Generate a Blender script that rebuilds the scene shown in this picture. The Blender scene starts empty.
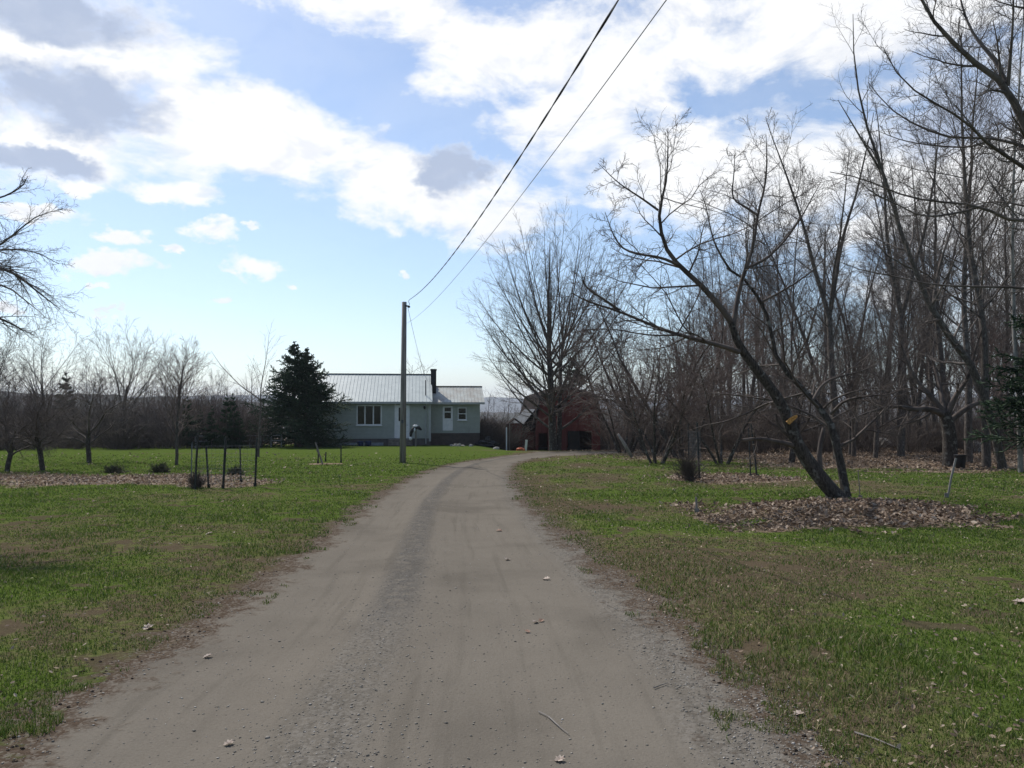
import bpy, math, random
import numpy as np
from mathutils import Vector, Matrix

# ------------------------------------------------------------------ basics
SC = bpy.context.scene
COL = SC.collection
F = 760.0; CX, CY = 512.0, 384.0
EYE = 1.6
PITCH = math.atan(24.0 / F)
CP, SP = math.cos(PITCH), math.sin(PITCH)
R = math.radians

def ray(px, row):
    a = (px - CX) / F; b = (CY - row) / F
    return np.array([a, CP - b * SP, SP + b * CP])
def W(px, row, d):                       # the point at depth d seen in direction (px,row) of the survey photo
    v = ray(px, row); v = v / v[1] * d
    return np.array([v[0], v[1], v[2] + EYE])
def sstep(a, b, x):
    t = np.clip((np.asarray(x, float) - a) / (b - a), 0, 1)
    return t * t * (3 - 2 * t)
def hash2(i, j, seed):
    h = np.sin(i * 127.1 + j * 311.7 + seed * 74.7) * 43758.5453
    return h - np.floor(h)
def vn(x, y, scale, seed=0.0):
    x = np.asarray(x, float) / scale; y = np.asarray(y, float) / scale
    i = np.floor(x); j = np.floor(y); u = x - i; v = y - j
    u = u * u * (3 - 2 * u); v = v * v * (3 - 2 * v)
    return (hash2(i, j, seed) * (1 - u) * (1 - v) + hash2(i + 1, j, seed) * u * (1 - v)
            + hash2(i, j + 1, seed) * (1 - u) * v + hash2(i + 1, j + 1, seed) * u * v)
def fbm(x, y, scale, seed=0.0, o=4):
    s = 0; a = 1.0; t = 0
    for k in range(o):
        s = s + a * vn(x, y, scale / 2 ** k, seed + k * 3.3); t += a; a *= .55
    return s / t

# ------------------------------------------------------------------ ground shape
def Dp(row):                              # distance of a ground row on the gently falling lawn
    return EYE / ((row - 408.0) / F - 0.025)
def gx(px, row):
    d = Dp(row); return (px - CX) / F * d, d
_tab = [(768, 5, 800), (700, 88, 742), (650, 172, 690), (600, 246, 640), (560, 297, 590), (520, 347, 543), (500, 374, 524),
        (480, 408, 512), (470, 430, 511), (463, 456, 516), (459, 482, 530), (456, 504, 556), (454, 520, 600), (452.5, 534, 660)]
_ys, _xl, _xr = [-60., -6., 0.], [-2.0, -2.2, -2.32], [1.5, 1.45, 1.38]
for row, l, r_ in _tab:
    d = Dp(row); _ys.append(d); _xl.append((l - CX) / F * d); _xr.append((r_ - CX) / F * d)
def xL(y): return np.interp(y, _ys, _xl)
def xR(y): return np.interp(y, _ys, _xr)
YEND = 50.0
def roaddist(x, y):
    d = np.maximum(xL(y) - x, x - xR(y))
    return np.maximum(d, (y - YEND))
# leaf litter beds
BED = (5.95, 13.7, 2.4, 2.1)
def leafmask(x, y):
    x = np.asarray(x, float); y = np.asarray(y, float)
    n = fbm(x, y, 1.6, 5.0) - .5
    px = CX + F * x / np.maximum(y, 1.0)
    e1 = 1 - np.sqrt(((x - BED[0]) / BED[2]) ** 2 + ((y - BED[1]) / BED[3]) ** 2)
    m = sstep(-.25, .30, e1 + n * 1.3 + (fbm(x, y, .5, 15.0, 3) - .5) * .7)
    strip = np.minimum((y - 20.9) / 2.2, (26.2 - y) / 2.2) + n * 1.5
    m = np.maximum(m, sstep(-.3, .7, strip + n) * sstep(-7.6, -9.2, x))
    e2 = 1 - np.sqrt(((x + 8.0) / 1.5) ** 2 + ((y - 21.6) / 2.0) ** 2)
    m = np.maximum(m, sstep(-.1, .5, e2 + n * .7) * .8)
    e3 = 1 - np.sqrt(((x - 6.4) / 2.3) ** 2 + ((y - 23.0) / 2.6) ** 2)
    m = np.maximum(m, sstep(-.1, .4, e3 + n * .7))
    e4 = 1 - np.sqrt(((x + 8.2) / .9) ** 2 + ((y - 33.5) / 1.2) ** 2)
    m = np.maximum(m, sstep(-.1, .4, e4 + n * .3))
    back = sstep(25.5, 30, y + n * 8) * sstep(8.5, 12.5, x + n * 5)
    m = np.maximum(m, back * .95)
    back2 = sstep(33, 40, y + n * 6) * sstep(3.0, 8, x + n * 4)
    m = np.maximum(m, back2 * .75)
    wood = sstep(62, 75, y)
    return np.maximum(m, wood * .9)
def G(x, y, micro=True):
    x = np.asarray(x, float); y = np.asarray(y, float)
    r = np.hypot(x, y)
    z = -0.025 * np.where(y > 0, np.minimum(y, 75), y * .4)
    z = z - .0326 * np.clip(y - 50, 0, 28) * sstep(-3.2, .5, x) * (1 - sstep(12, 22, x))
    z = z - .075 * np.clip(r - 78, 0, 320) * sstep(-5, 40, y)
    rd = roaddist(x, y)
    e1 = 1 - np.sqrt(((x - BED[0]) / BED[2]) ** 2 + ((y - BED[1]) / BED[3]) ** 2)
    z = z + .14 * sstep(0, .9, e1)
    if micro:
        out = sstep(.15, 1.2, rd)
        z = z + out * ((fbm(x, y, 1.3, 9.0) - .5) * .07 + (vn(x, y, 9, 2.0) - .5) * .10)
        z = z + out * .03
        s = (x - xL(y)) / (xR(y) - xL(y))
        inn = 1 - sstep(-.3, .3, rd)
        z = z + inn * (.03 * np.exp(-((s - .40) / .1) ** 2) - .02 * np.exp(-((s - .2) / .1) ** 2) - .02 * np.exp(-((s - .65) / .12) ** 2)
                       + (fbm(x, y, .5, 12.0) - .5) * .012)
    return z
def Gp(x, y): return float(G(x, y))

# ------------------------------------------------------------------ object helpers
def tag(o, label=None, cat=None, group=None, kind=None):
    if label: o['label'] = label
    if cat: o['category'] = cat
    if group: o['group'] = group
    if kind: o['kind'] = kind
    return o
def empty(name, loc=(0, 0, 0), rz=0.0, label=None, cat=None, group=None):
    o = bpy.data.objects.new(name, None); COL.objects.link(o)
    o.location = tuple(float(v) for v in loc); o.rotation_euler = (0, 0, rz); o.empty_display_size = .2
    return tag(o, label, cat, group)
def mesh_np(name, V, faces_list, mats, mat_idx=None, smooth=False, attrs=None):
    """faces_list: list of (m,k) int arrays"""
    me = bpy.data.meshes.new(name)
    V = np.asarray(V, np.float32)
    me.vertices.add(len(V)); me.vertices.foreach_set('co', V.ravel())
    loops = np.concatenate([f.ravel() for f in faces_list]).astype(np.int32)
    cnt = np.concatenate([np.full(len(f), f.shape[1], np.int32) for f in faces_list])
    start = np.concatenate([[0], np.cumsum(cnt)[:-1]]).astype(np.int32)
    me.loops.add(len(loops)); me.loops.foreach_set('vertex_index', loops)
    me.polygons.add(len(cnt)); me.polygons.foreach_set('loop_start', start); me.polygons.foreach_set('loop_total', cnt)
    if smooth: me.polygons.foreach_set('use_smooth', np.ones(len(cnt), bool))
    if not isinstance(mats, (list, tuple)): mats = [mats]
    for m in mats: me.materials.append(m)
    if mat_idx is not None: me.polygons.foreach_set('material_index', np.asarray(mat_idx, np.int32))
    if attrs:
        for k, a in attrs.items():
            at = me.attributes.new(k, 'FLOAT', 'POINT'); at.data.foreach_set('value', np.asarray(a, np.float32))
    me.update(calc_edges=True); me.validate(clean_customdata=False)
    return me
def link(name, me, parent=None):
    o = bpy.data.objects.new(name, me); COL.objects.link(o)
    if parent is not None: o.parent = parent
    return o

class MB:
    """collects simple shapes into one mesh"""
    def __init__(s): s.v = []; s.f = []; s.n = 0
    def add(s, v, f):
        v = np.asarray(v, float).reshape(-1, 3)
        s.v.append(v); s.f += [tuple(int(i) + s.n for i in q) for q in f]; s.n += len(v); return s
    def box(s, x0, x1, y0, y1, z0, z1, M=None):
        v = np.array([[x0, y0, z0], [x1, y0, z0], [x1, y1, z0], [x0, y1, z0], [x0, y0, z1], [x1, y0, z1], [x1, y1, z1], [x0, y1, z1]], float)
        if M is not None: v = v @ np.array(M)[:3, :3].T + np.array(M)[:3, 3]
        return s.add(v, [(0, 3, 2, 1), (4, 5, 6, 7), (0, 1, 5, 4), (1, 2, 6, 5), (2, 3, 7, 6), (3, 0, 4, 7)])
    def tube(s, pts, rad, k=8, cap=True):
        pts = np.asarray(pts, float); n = len(pts)
        rad = np.full(n, rad) if np.isscalar(rad) else np.asarray(rad, float)
        V, Fq = tubes(pts[None], rad[None], k)
        s.add(V, Fq)
        if cap:
            s.f.append(tuple(s.n - n * k + i for i in range(k))[::-1]); s.f.append(tuple(s.n - k + i for i in range(k)))
        return s
    def prism(s, prof, y0, y1):              # profile in x,z extruded in y
        n = len(prof)
        v = [(p[0], y0, p[1]) for p in prof] + [(p[0], y1, p[1]) for p in prof]
        f = [tuple(range(n)), tuple(range(2 * n - 1, n - 1, -1))] + [(i, i + n, (i + 1) % n + n, (i + 1) % n) for i in range(n)]
        return s.add(v, f)
    def prismx(s, prof, x0, x1):             # profile in y,z extruded in x
        n = len(prof)
        v = [(x0, p[0], p[1]) for p in prof] + [(x1, p[0], p[1]) for p in prof]
        f = [tuple(range(n))[::-1], tuple(range(n, 2 * n))] + [(i, (i + 1) % n, (i + 1) % n + n, i + n) for i in range(n)]
        return s.add(v, f)
    def lump(s, c, r, seed=0, amp=.25, seg=10, flat=1.0):
        rg = random.Random(seed); c = np.array(c, float); r = np.array(r, float) if not np.isscalar(r) else np.array([r, r, r * flat])
        v = []; f = []
        m = seg // 2 + 1
        for i in range(m + 1):
            th = math.pi * i / m
            for j in range(seg):
                ph = 2 * math.pi * j / seg
                k = 1 + amp * (rg.random() - .5) * 2
                v.append(c + r * k * np.array([math.sin(th) * math.cos(ph), math.sin(th) * math.sin(ph), math.cos(th)]))
        for i in range(m):
            for j in range(seg):
                f.append((i * seg + j, (i + 1) * seg + j, (i + 1) * seg + (j + 1) % seg, i * seg + (j + 1) % seg))
        return s.add(v, f)
    def build(s, name, mat, parent=None, smooth=False, bevel=0):
        me = bpy.data.meshes.new(name)
        me.from_pydata([tuple(q) for q in np.concatenate(s.v)], [], s.f)
        me.materials.append(mat); me.validate(); me.update()
        if smooth: me.polygons.foreach_set('use_smooth', np.ones(len(me.polygons), bool))
        o = link(name, me, parent)
        if bevel:
            b = o.modifiers.new('bevel', 'BEVEL'); b.width = bevel; b.segments = 2; b.limit_method = 'ANGLE'
        return o

def nrm(v): return v / np.maximum(np.linalg.norm(v, axis=-1, keepdims=True), 1e-9)
def tubes(P, Rr, k):
    """P (B,n,3), Rr (B,n) -> verts, quads"""
    B, n, _ = P.shape
    T = np.empty_like(P); T[:, 1:-1] = P[:, 2:] - P[:, :-2] if n > 2 else 0
    T[:, 0] = P[:, 1] - P[:, 0]; T[:, -1] = P[:, -1] - P[:, -2]; T = nrm(T)
    ax = nrm(P[:, -1] - P[:, 0])
    ref = np.where(np.abs(ax[:, 2:3]) < .7, np.array([[0, 0, 1.]]), np.array([[1., 0, 0]]))
    U = nrm(np.cross(T, ref[:, None, :])); Vv = np.cross(T, U)
    a = np.arange(k) * 2 * math.pi / k
    ring = U[:, :, None, :] * np.cos(a)[None, None, :, None] + Vv[:, :, None, :] * np.sin(a)[None, None, :, None]
    V = (P[:, :, None, :] + ring * Rr[:, :, None, None]).reshape(-1, 3)
    b = np.arange(B)[:, None, None] * n * k; i = np.arange(n - 1)[None, :, None] * k; j = np.arange(k)[None, None, :]; j2 = (j + 1) % k
    Q = np.stack([b + i + j, b + i + j2, b + i + k + j2, b + i + k + j], -1).reshape(-1, 4)
    return V, Q
def merge(parts):
    Vs = []; Qs = []; n = 0
    for V, Q in parts:
        Vs.append(V); Qs.append(Q + n); n += len(V)
    return np.concatenate(Vs), np.concatenate(Qs)

# ------------------------------------------------------------------ materials
def newmat(name, rough=.9, spec=.3):
    m = bpy.data.materials.new(name); m.use_nodes = True
    nt = m.node_tree; b = nt.nodes['Principled BSDF']
    b.inputs['Roughness'].default_value = rough; b.inputs['Specular IOR Level'].default_value = spec
    return m, nt, b
def nd(nt, t, **kw):
    n = nt.nodes.new(t)
    for k, v in kw.items(): setattr(n, k, v)
    return n
def setin(nt, sock, v):
    if hasattr(v, 'is_output') or isinstance(v, bpy.types.NodeSocket): nt.links.new(v, sock)
    elif isinstance(v, (tuple, list)) and len(v) == 3 and sock.type == 'RGBA': sock.default_value = (*v, 1)
    else: sock.default_value = v
def math_(nt, op, a, b=None, c=None, clamp=False):
    n = nd(nt, 'ShaderNodeMath', operation=op); n.use_clamp = clamp
    setin(nt, n.inputs[0], a)
    if b is not None: setin(nt, n.inputs[1], b)
    if c is not None: setin(nt, n.inputs[2], c)
    return n.outputs[0]
def mix(nt, fac, a, b):
    n = nd(nt, 'ShaderNodeMix', data_type='RGBA')
    setin(nt, n.inputs[0], fac); setin(nt, n.inputs[6], a); setin(nt, n.inputs[7], b)
    return n.outputs[2]
def noise(nt, scale, detail=4, rough=.55, coord=None, dist=0.0):
    n = nd(nt, 'ShaderNodeTexNoise'); n.inputs['Scale'].default_value = scale; n.inputs['Detail'].default_value = detail
    n.inputs['Roughness'].default_value = rough; n.inputs['Distortion'].default_value = dist
    if coord is not None: nt.links.new(coord, n.inputs['Vector'])
    return n.outputs[0]
def smooth_(nt, v, a, b):
    n = nd(nt, 'ShaderNodeMapRange', interpolation_type='SMOOTHSTEP')
    setin(nt, n.inputs[0], v); n.inputs[1].default_value = a; n.inputs[2].default_value = b
    return n.outputs[0]
def coordn(nt, scale=(1, 1, 1), which='Object'):
    tc = nd(nt, 'ShaderNodeTexCoord'); mp = nd(nt, 'ShaderNodeMapping'); mp.inputs['Scale'].default_value = scale
    nt.links.new(tc.outputs[which], mp.inputs[0]); return mp.outputs[0]
def bump(nt, b, h, strength=.5, dist=.02):
    n = nd(nt, 'ShaderNodeBump'); n.inputs['Strength'].default_value = strength; n.inputs['Distance'].default_value = dist
    nt.links.new(h, n.inputs['Height']); nt.links.new(n.outputs[0], b.inputs['Normal'])
def attr(nt, name):
    return nd(nt, 'ShaderNodeAttribute', attribute_name=name).outputs['Fac']
def simple(name, c1, c2, scale=6, rough=.85, spec=.3, bumpd=0.0, stretch=(1, 1, 1), metal=0.0, detail=4):
    m, nt, b = newmat(name, rough, spec)
    co = coordn(nt, stretch); n = noise(nt, scale, detail, .6, co)
    nt.links.new(mix(nt, smooth_(nt, n, .35, .65), c1, c2), b.inputs['Base Color'])
    b.inputs['Metallic'].default_value = metal
    if bumpd: bump(nt, b, n, .6, bumpd)
    return m
def attrmat(name, c1, c2, c3=None, rough=.8, spec=.2, trans=0.0):
    """colour chosen by the per-piece 'shade' attribute"""
    m, nt, b = newmat(name, rough, spec)
    a = attr(nt, 'shade')
    c = mix(nt, smooth_(nt, a, 0, .5 if c3 else 1.0), c1, c2)
    if c3: c = mix(nt, smooth_(nt, a, .5, 1.0), c, c3)
    nt.links.new(c, b.inputs['Base Color'])
    if trans: 
        t = nd(nt, 'ShaderNodeBsdfTranslucent'); nt.links.new(c, t.inputs[0])
        ms = nd(nt, 'ShaderNodeMixShader'); ms.inputs[0].default_value = trans
        nt.links.new(b.outputs[0], ms.inputs[1]); nt.links.new(t.outputs[0], ms.inputs[2])
        nt.links.new(ms.outputs[0], nt.nodes['Material Output'].inputs[0])
    return m

# terrain: turf, dirt, gravel and leaf mould, blended by where the driveway and the leaf beds are
def terrain_mat():
    m, nt, b = newmat('terrain', 1.0, .0)
    co = coordn(nt)
    rd = attr(nt, 'rd'); s = attr(nt, 's'); lf = attr(nt, 'leaf'); dry = attr(nt, 'dry'); bald = attr(nt, 'bald')
    nb = noise(nt, 1.3, 5, .6, co); nm = noise(nt, 7, 5, .65, co); nf = noise(nt, 60, 4, .7, co); ng = noise(nt, 140, 3, .6, co)
    vor = nd(nt, 'ShaderNodeTexVoronoi'); vor.inputs['Scale'].default_value = 55; nt.links.new(co, vor.inputs['Vector'])
    vc = vor.outputs['Color']
    # grass
    green = mix(nt, nm, (.034, .068, .008), (.072, .112, .016))
    straw = mix(nt, nf, (.080, .068, .032), (.165, .138, .075))
    dfac = math_(nt, 'ADD', math_(nt, 'MULTIPLY', dry, 1.0), math_(nt, 'MULTIPLY', math_(nt, 'SUBTRACT', nm, .5), .9))
    grass = mix(nt, smooth_(nt, dfac, .35, .95), green, straw)
    dirt = mix(nt, nf, (.036, .026, .019), (.105, .078, .057))
    bare = smooth_(nt, math_(nt, 'ADD', math_(nt, 'MULTIPLY', nm, .75), math_(nt, 'MULTIPLY', dry, .42)), .60, .74)
    n4 = noise(nt, 28, 4, .7, co)
    grass = mix(nt, math_(nt, 'MULTIPLY', smooth_(nt, n4, .45, .7), .45), grass, (.030, .034, .014))
    grass = mix(nt, math_(nt, 'MULTIPLY', smooth_(nt, n4, .56, .40), .25), grass, (.19, .17, .09))
    bare = math_(nt, 'MAXIMUM', bare, math_(nt, 'MULTIPLY', smooth_(nt, math_(nt, 'ADD', bald, math_(nt, 'MULTIPLY', math_(nt, 'SUBTRACT', n4, .5), 1.2)), .3, .8), smooth_(nt, dry, .10, .40)))
    grass = mix(nt, math_(nt, 'MULTIPLY', bare, .8), grass, dirt)
    # leaves
    lm = nd(nt, 'ShaderNodeSeparateColor'); v2 = nd(nt, 'ShaderNodeTexVoronoi'); v2.inputs['Scale'].default_value = 16
    nt.links.new(co, v2.inputs['Vector']); nt.links.new(v2.outputs['Color'], lm.inputs[0])
    leafc = mix(nt, lm.outputs[0], (.06, .042, .03), (.26, .20, .145))
    lfac = smooth_(nt, math_(nt, 'ADD', lf, math_(nt, 'MULTIPLY', math_(nt, 'SUBTRACT', nm, .5), .8)), .3, .7)
    grass = mix(nt, lfac, grass, leafc)
    # driveway
    track = mix(nt, nb, (.122, .108, .089), (.168, .149, .123))
    track = mix(nt, math_(nt, 'MULTIPLY', smooth_(nt, nf, .45, .8), .5), track, (.080, .068, .054))
    gs = nd(nt, 'ShaderNodeSeparateColor'); nt.links.new(vc, gs.inputs[0])
    gravel = mix(nt, smooth_(nt, gs.outputs[0], .1, 1.0), (.075, .068, .058), (.22, .205, .182))
    g2 = mix(nt, nf, (.088, .078, .065), (.15, .135, .114))
    gravel = mix(nt, .5, gravel, g2)
    sy = nd(nt, 'ShaderNodeSeparateXYZ'); nt.links.new(co, sy.inputs[0])
    far_ = math_(nt, 'MULTIPLY', smooth_(nt, sy.outputs[1], 5.2, 7.5), math_(nt, 'SUBTRACT', 1.0, smooth_(nt, s, .55, .7)))
    gravel = mix(nt, math_(nt, 'MULTIPLY', far_, .75), gravel, mix(nt, gs.outputs[2], (.034, .032, .031), (.10, .096, .090)))
    ctr = math_(nt, 'ABSOLUTE', math_(nt, 'SUBTRACT', s, .385))
    ctrn = math_(nt, 'ADD', ctr, math_(nt, 'MULTIPLY', math_(nt, 'SUBTRACT', nm, .5), .12))
    cf = math_(nt, 'SUBTRACT', 1.0, smooth_(nt, ctrn, .03, .085))
    right = smooth_(nt, math_(nt, 'ADD', s, math_(nt, 'MULTIPLY', math_(nt, 'SUBTRACT', nb, .5), .10)), .84, .94)
    gfac = math_(nt, 'MAXIMUM', math_(nt, 'MULTIPLY', cf, .85), right)
    gfac = math_(nt, 'MULTIPLY', gfac, smooth_(nt, math_(nt, 'ADD', nm, math_(nt, 'MULTIPLY', math_(nt, 'SUBTRACT', nf, .5), .9)), .28, .58))
    road = mix(nt, gfac, track, gravel)
    # long streaks worn along the wheel tracks
    cb = nd(nt, 'ShaderNodeCombineXYZ'); nt.links.new(math_(nt, 'MULTIPLY', s, 26.0), cb.inputs[0])
    sx = nd(nt, 'ShaderNodeSeparateXYZ'); nt.links.new(co, sx.inputs[0]); nt.links.new(math_(nt, 'MULTIPLY', sx.outputs[1], .35), cb.inputs[1])
    st = noise(nt, 1.0, 3, .6, cb.outputs[0])
    road = mix(nt, math_(nt, 'MULTIPLY', smooth_(nt, st, .5, .72), .3), road, (.072, .064, .052))
    pb = noise(nt, .45, 4, .6, co); road = mix(nt, math_(nt, 'MULTIPLY', smooth_(nt, pb, .5, .68), .45), road, (.078, .069, .057))
    sp = smooth_(nt, ng, .62, .72); road = mix(nt, math_(nt, 'MULTIPLY', sp, .5), road, (.23, .21, .185))
    edge = math_(nt, 'ADD', rd, math_(nt, 'MULTIPLY', math_(nt, 'SUBTRACT', nm, .5), 1.1))
    edge = math_(nt, 'ADD', edge, math_(nt, 'MULTIPLY', math_(nt, 'SUBTRACT', nb, .5), 1.0))
    dm = mix(nt, smooth_(nt, gs.outputs[1], .45, 1.0), dirt, (.14, .12, .098))
    c = mix(nt, smooth_(nt, edge, -.25, .05), road, dm)
    c = mix(nt, smooth_(nt, edge, .10, .42), c, grass)
    nt.links.new(c, b.inputs['Base Color'])
    h = math_(nt, 'ADD', math_(nt, 'MULTIPLY', nf, .5), math_(nt, 'MULTIPLY', nm, 1.0))
    h = math_(nt, 'ADD', h, math_(nt, 'MULTIPLY', vor.outputs['Distance'], -.35))
    h = math_(nt, 'ADD', math_(nt, 'MULTIPLY', h, math_(nt, 'ADD', .25, math_(nt, 'MULTIPLY', smooth_(nt, edge, -.3, .2), .75))), math_(nt, 'MULTIPLY', ng, .22))
    bump(nt, b, h, .8, .020)
    return m
M = {}
M['terrain'] = terrain_mat()
def bark(name, c1, c2, lich=(.2, .2, .18), sc=5, lf=.5):
    m, nt, b = newmat(name, .95, .15)
    co = coordn(nt, (1, 1, .25)); n = noise(nt, sc * 5, 5, .7, co); c2n = noise(nt, sc, 3, .5, coordn(nt))
    c = mix(nt, smooth_(nt, n, .3, .7), c1, c2)
    c = mix(nt, math_(nt, 'MULTIPLY', smooth_(nt, c2n, .55, .7), lf), c, lich)
    nt.links.new(c, b.inputs['Base Color']); bump(nt, b, n, 1.0, .035)
    return m
M['bark'] = bark('grey_bark', (.045, .038, .033), (.135, .115, .10), (.21, .20, .18))
M['apple_bark'] = bark('apple_bark', (.022, .018, .016), (.10, .085, .072), (.24, .235, .21), 7, .6)
M['birch_bark'] = bark('birch_bark', (.15, .14, .125), (.32, .30, .275), (.06, .055, .05), 3, .6)
M['twig'] = simple('twig_bark', (.065, .052, .045), (.135, .112, .098), 2)
M['twig_apple'] = simple('apple_twig_bark', (.055, .042, .036), (.115, .092, .078), 2)
M['twig_red'] = simple('maple_twig_bark', (.085, .058, .048), (.155, .115, .098), 2)
M['needle'] = attrmat('spruce_needles', (.012, .024, .012), (.026, .048, .024), (.055, .082, .040), .8, .2)
M['leaf'] = attrmat('dry_leaf', (.055, .036, .025), (.195, .138, .096), (.42, .34, .26), .75, .25, .15)
M['grassblade'] = attrmat('grass_blade', (.042, .080, .009), (.092, .138, .022), (.31, .26, .14), .7, .25, .25)
M['pebble'] = attrmat('pebble', (.10, .09, .075), (.22, .20, .17), (.45, .42, .38), .85, .3)
M['brush'] = simple('brush_twigs', (.050, .038, .032), (.125, .10, .085), .22)
M['hill'] = None

# ------------------------------------------------------------------ ground sheet and driveway
def build_ground():
    fine = np.radians(np.arange(-44, 44.001, .24)); coarse1 = np.radians(np.arange(-180, -44, 4.0)); coarse2 = np.radians(np.arange(48, 180, 4.0))
    az = np.concatenate([coarse1, fine, coarse2])
    rr = np.concatenate([[.4, 1.2, 2.0], np.geomspace(2.6, 60, 330), np.geomspace(61, 140, 60), np.geomspace(146, 7000, 50)])
    A, Rr = np.meshgrid(az, rr)
    X = np.sin(A) * Rr; Y = np.cos(A) * Rr
    na, nr = len(az), len(rr)
    Z = G(X, Y)
    V = np.stack([X, Y, Z], -1).reshape(-1, 3)
    V = np.concatenate([V, [[0, 0, Gp(0, 0)]]])
    i = np.arange(nr - 1)[:, None]; j = np.arange(na)[None, :]; j2 = (j + 1) % na
    Q = np.stack([i * na + j, i * na + j2, (i + 1) * na + j2, (i + 1) * na + j], -1).reshape(-1, 4)[:, ::-1]
    c = len(V) - 1
    T = np.stack([np.full(na, c), np.arange(na), (np.arange(na) + 1) % na], -1)[:, ::-1]
    x, y = V[:, 0], V[:, 1]
    rd = roaddist(x, y); s = (x - xL(y)) / (xR(y) - xL(y)); lf = leafmask(x, y)
    dry = DRY(x, y); bald = 1 - sstep(.26, .42, fbm(x, y, .35, 31.0, 3))
    cen = V[Q].mean(1)
    on = (roaddist(cen[:, 0], cen[:, 1]) < .12)
    for name, sel, tri in (('ground', ~on, False), ('driveway', on, True)):
        q = Q[sel]; fl = [q] + ([T] if tri else [])
        used = np.unique(np.concatenate([f.ravel() for f in fl])); mp = np.full(len(V), -1); mp[used] = np.arange(len(used))
        me = mesh_np(name, V[used], [mp[f] for f in fl], M['terrain'], smooth=True,
                     attrs={'rd': rd[used], 's': s[used], 'leaf': lf[used], 'dry': dry[used], 'bald': bald[used]})
        tag(link(name, me), kind='structure')
def DRY(x, y):
    x = np.asarray(x, float); y = np.asarray(y, float)
    d = fbm(x, y, 3.0, 21.0, 5)
    d = .5 + (d - .5) * 1.9
    rd = roaddist(x, y)
    d = d + .32 * (1 - sstep(.2, 2.2, rd)) * (x > 0) + .12 * (x > 0) * sstep(11, 5, y) + .06 * (x > 0) + .06 * sstep(-1.5, -6, x) * sstep(16, 8, y) - .20
    d = d - .32 * sstep(13, 30, y) * sstep(0, -3, x)
    return np.clip(d, 0, 1.2)
build_ground()

# ------------------------------------------------------------------ lawn, leaves, pebbles
def scatter_grass():
    rg = np.random.default_rng(4)
    N = 480000
    y = np.exp(rg.uniform(math.log(2.6), math.log(48), N)); px = rg.uniform(-90, 1114, N); x = (px - CX) / F * y
    rd = roaddist(x, y); dry = DRY(x, y); lf = leafmask(x, y)
    n1 = fbm(x, y, .35, 31.0, 3)
    keep = (rg.random(N) < sstep(48, 24, y)) & (rd + (n1 - .5) * .9 > .16) & (rg.random(N) < np.clip(1.25 - lf * 1.3, .04, 1)) & (n1 + (fbm(x, y, 1.4, 55.0, 3) - .5) * .5 > .27 + .26 * np.clip(dry, 0, 1) * rg.random(N))
    n2 = fbm(x, y, .5, 77.0, 3)
    keep |= (rd > -.25) & (rd <= .2) & (n2 > .66)          # tufts in the driveway edge
    x, y, dry, rd = x[keep], y[keep], dry[keep], rd[keep]; N = len(x)
    z = G(x, y)
    cl = sstep(.52, .70, fbm(x, y, .8, 91.0, 3)); h = rg.uniform(.012, .036, N) * (1 + 1.0 * cl) * (1 - .35 * np.clip(dry, 0, 1)) * (.7 + .6 * vn(x, y, .6, 3.0)); w = np.maximum(.0024, y * .00050) * rg.uniform(.7, 1.3, N)
    a = rg.uniform(0, 2 * math.pi, N); lean = rg.uniform(.2, 1.1, N) * h; la = rg.uniform(0, 2 * math.pi, N)
    ux, uy = np.cos(a) * w, np.sin(a) * w
    dx, dy = np.cos(la) * lean, np.sin(la) * lean
    V = np.empty((N, 5, 3))
    V[:, 0] = np.stack([x - ux, y - uy, z - .004], -1); V[:, 1] = np.stack([x + ux, y + uy, z - .004], -1)
    V[:, 2] = np.stack([x + ux * .8 + dx * .35, y + uy * .8 + dy * .35, z + h * .6], -1)
    V[:, 3] = np.stack([x - ux * .8 + dx * .35, y - uy * .8 + dy * .35, z + h * .6], -1)
    V[:, 4] = np.stack([x + dx, y + dy, z + h], -1)
    b = np.arange(N)[:, None] * 5
    Q = b + np.array([[0, 1, 2, 3]]); T = b + np.array([[3, 2, 4]])
    sh = np.clip(rg.normal(.38, .2, N) + (rg.random(N) < .12 + .38 * np.clip(dry - .35, 0, 1)) * .5, 0, 1)
    me = mesh_np('grass', V.reshape(-1, 3), [Q, T], M['grassblade'], attrs={'shade': np.repeat(sh, 5)})
    tag(link('grass', me), 'short patchy green and straw coloured lawn grass on both sides of the driveway', 'grass', kind='stuff')
scatter_grass()

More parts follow.
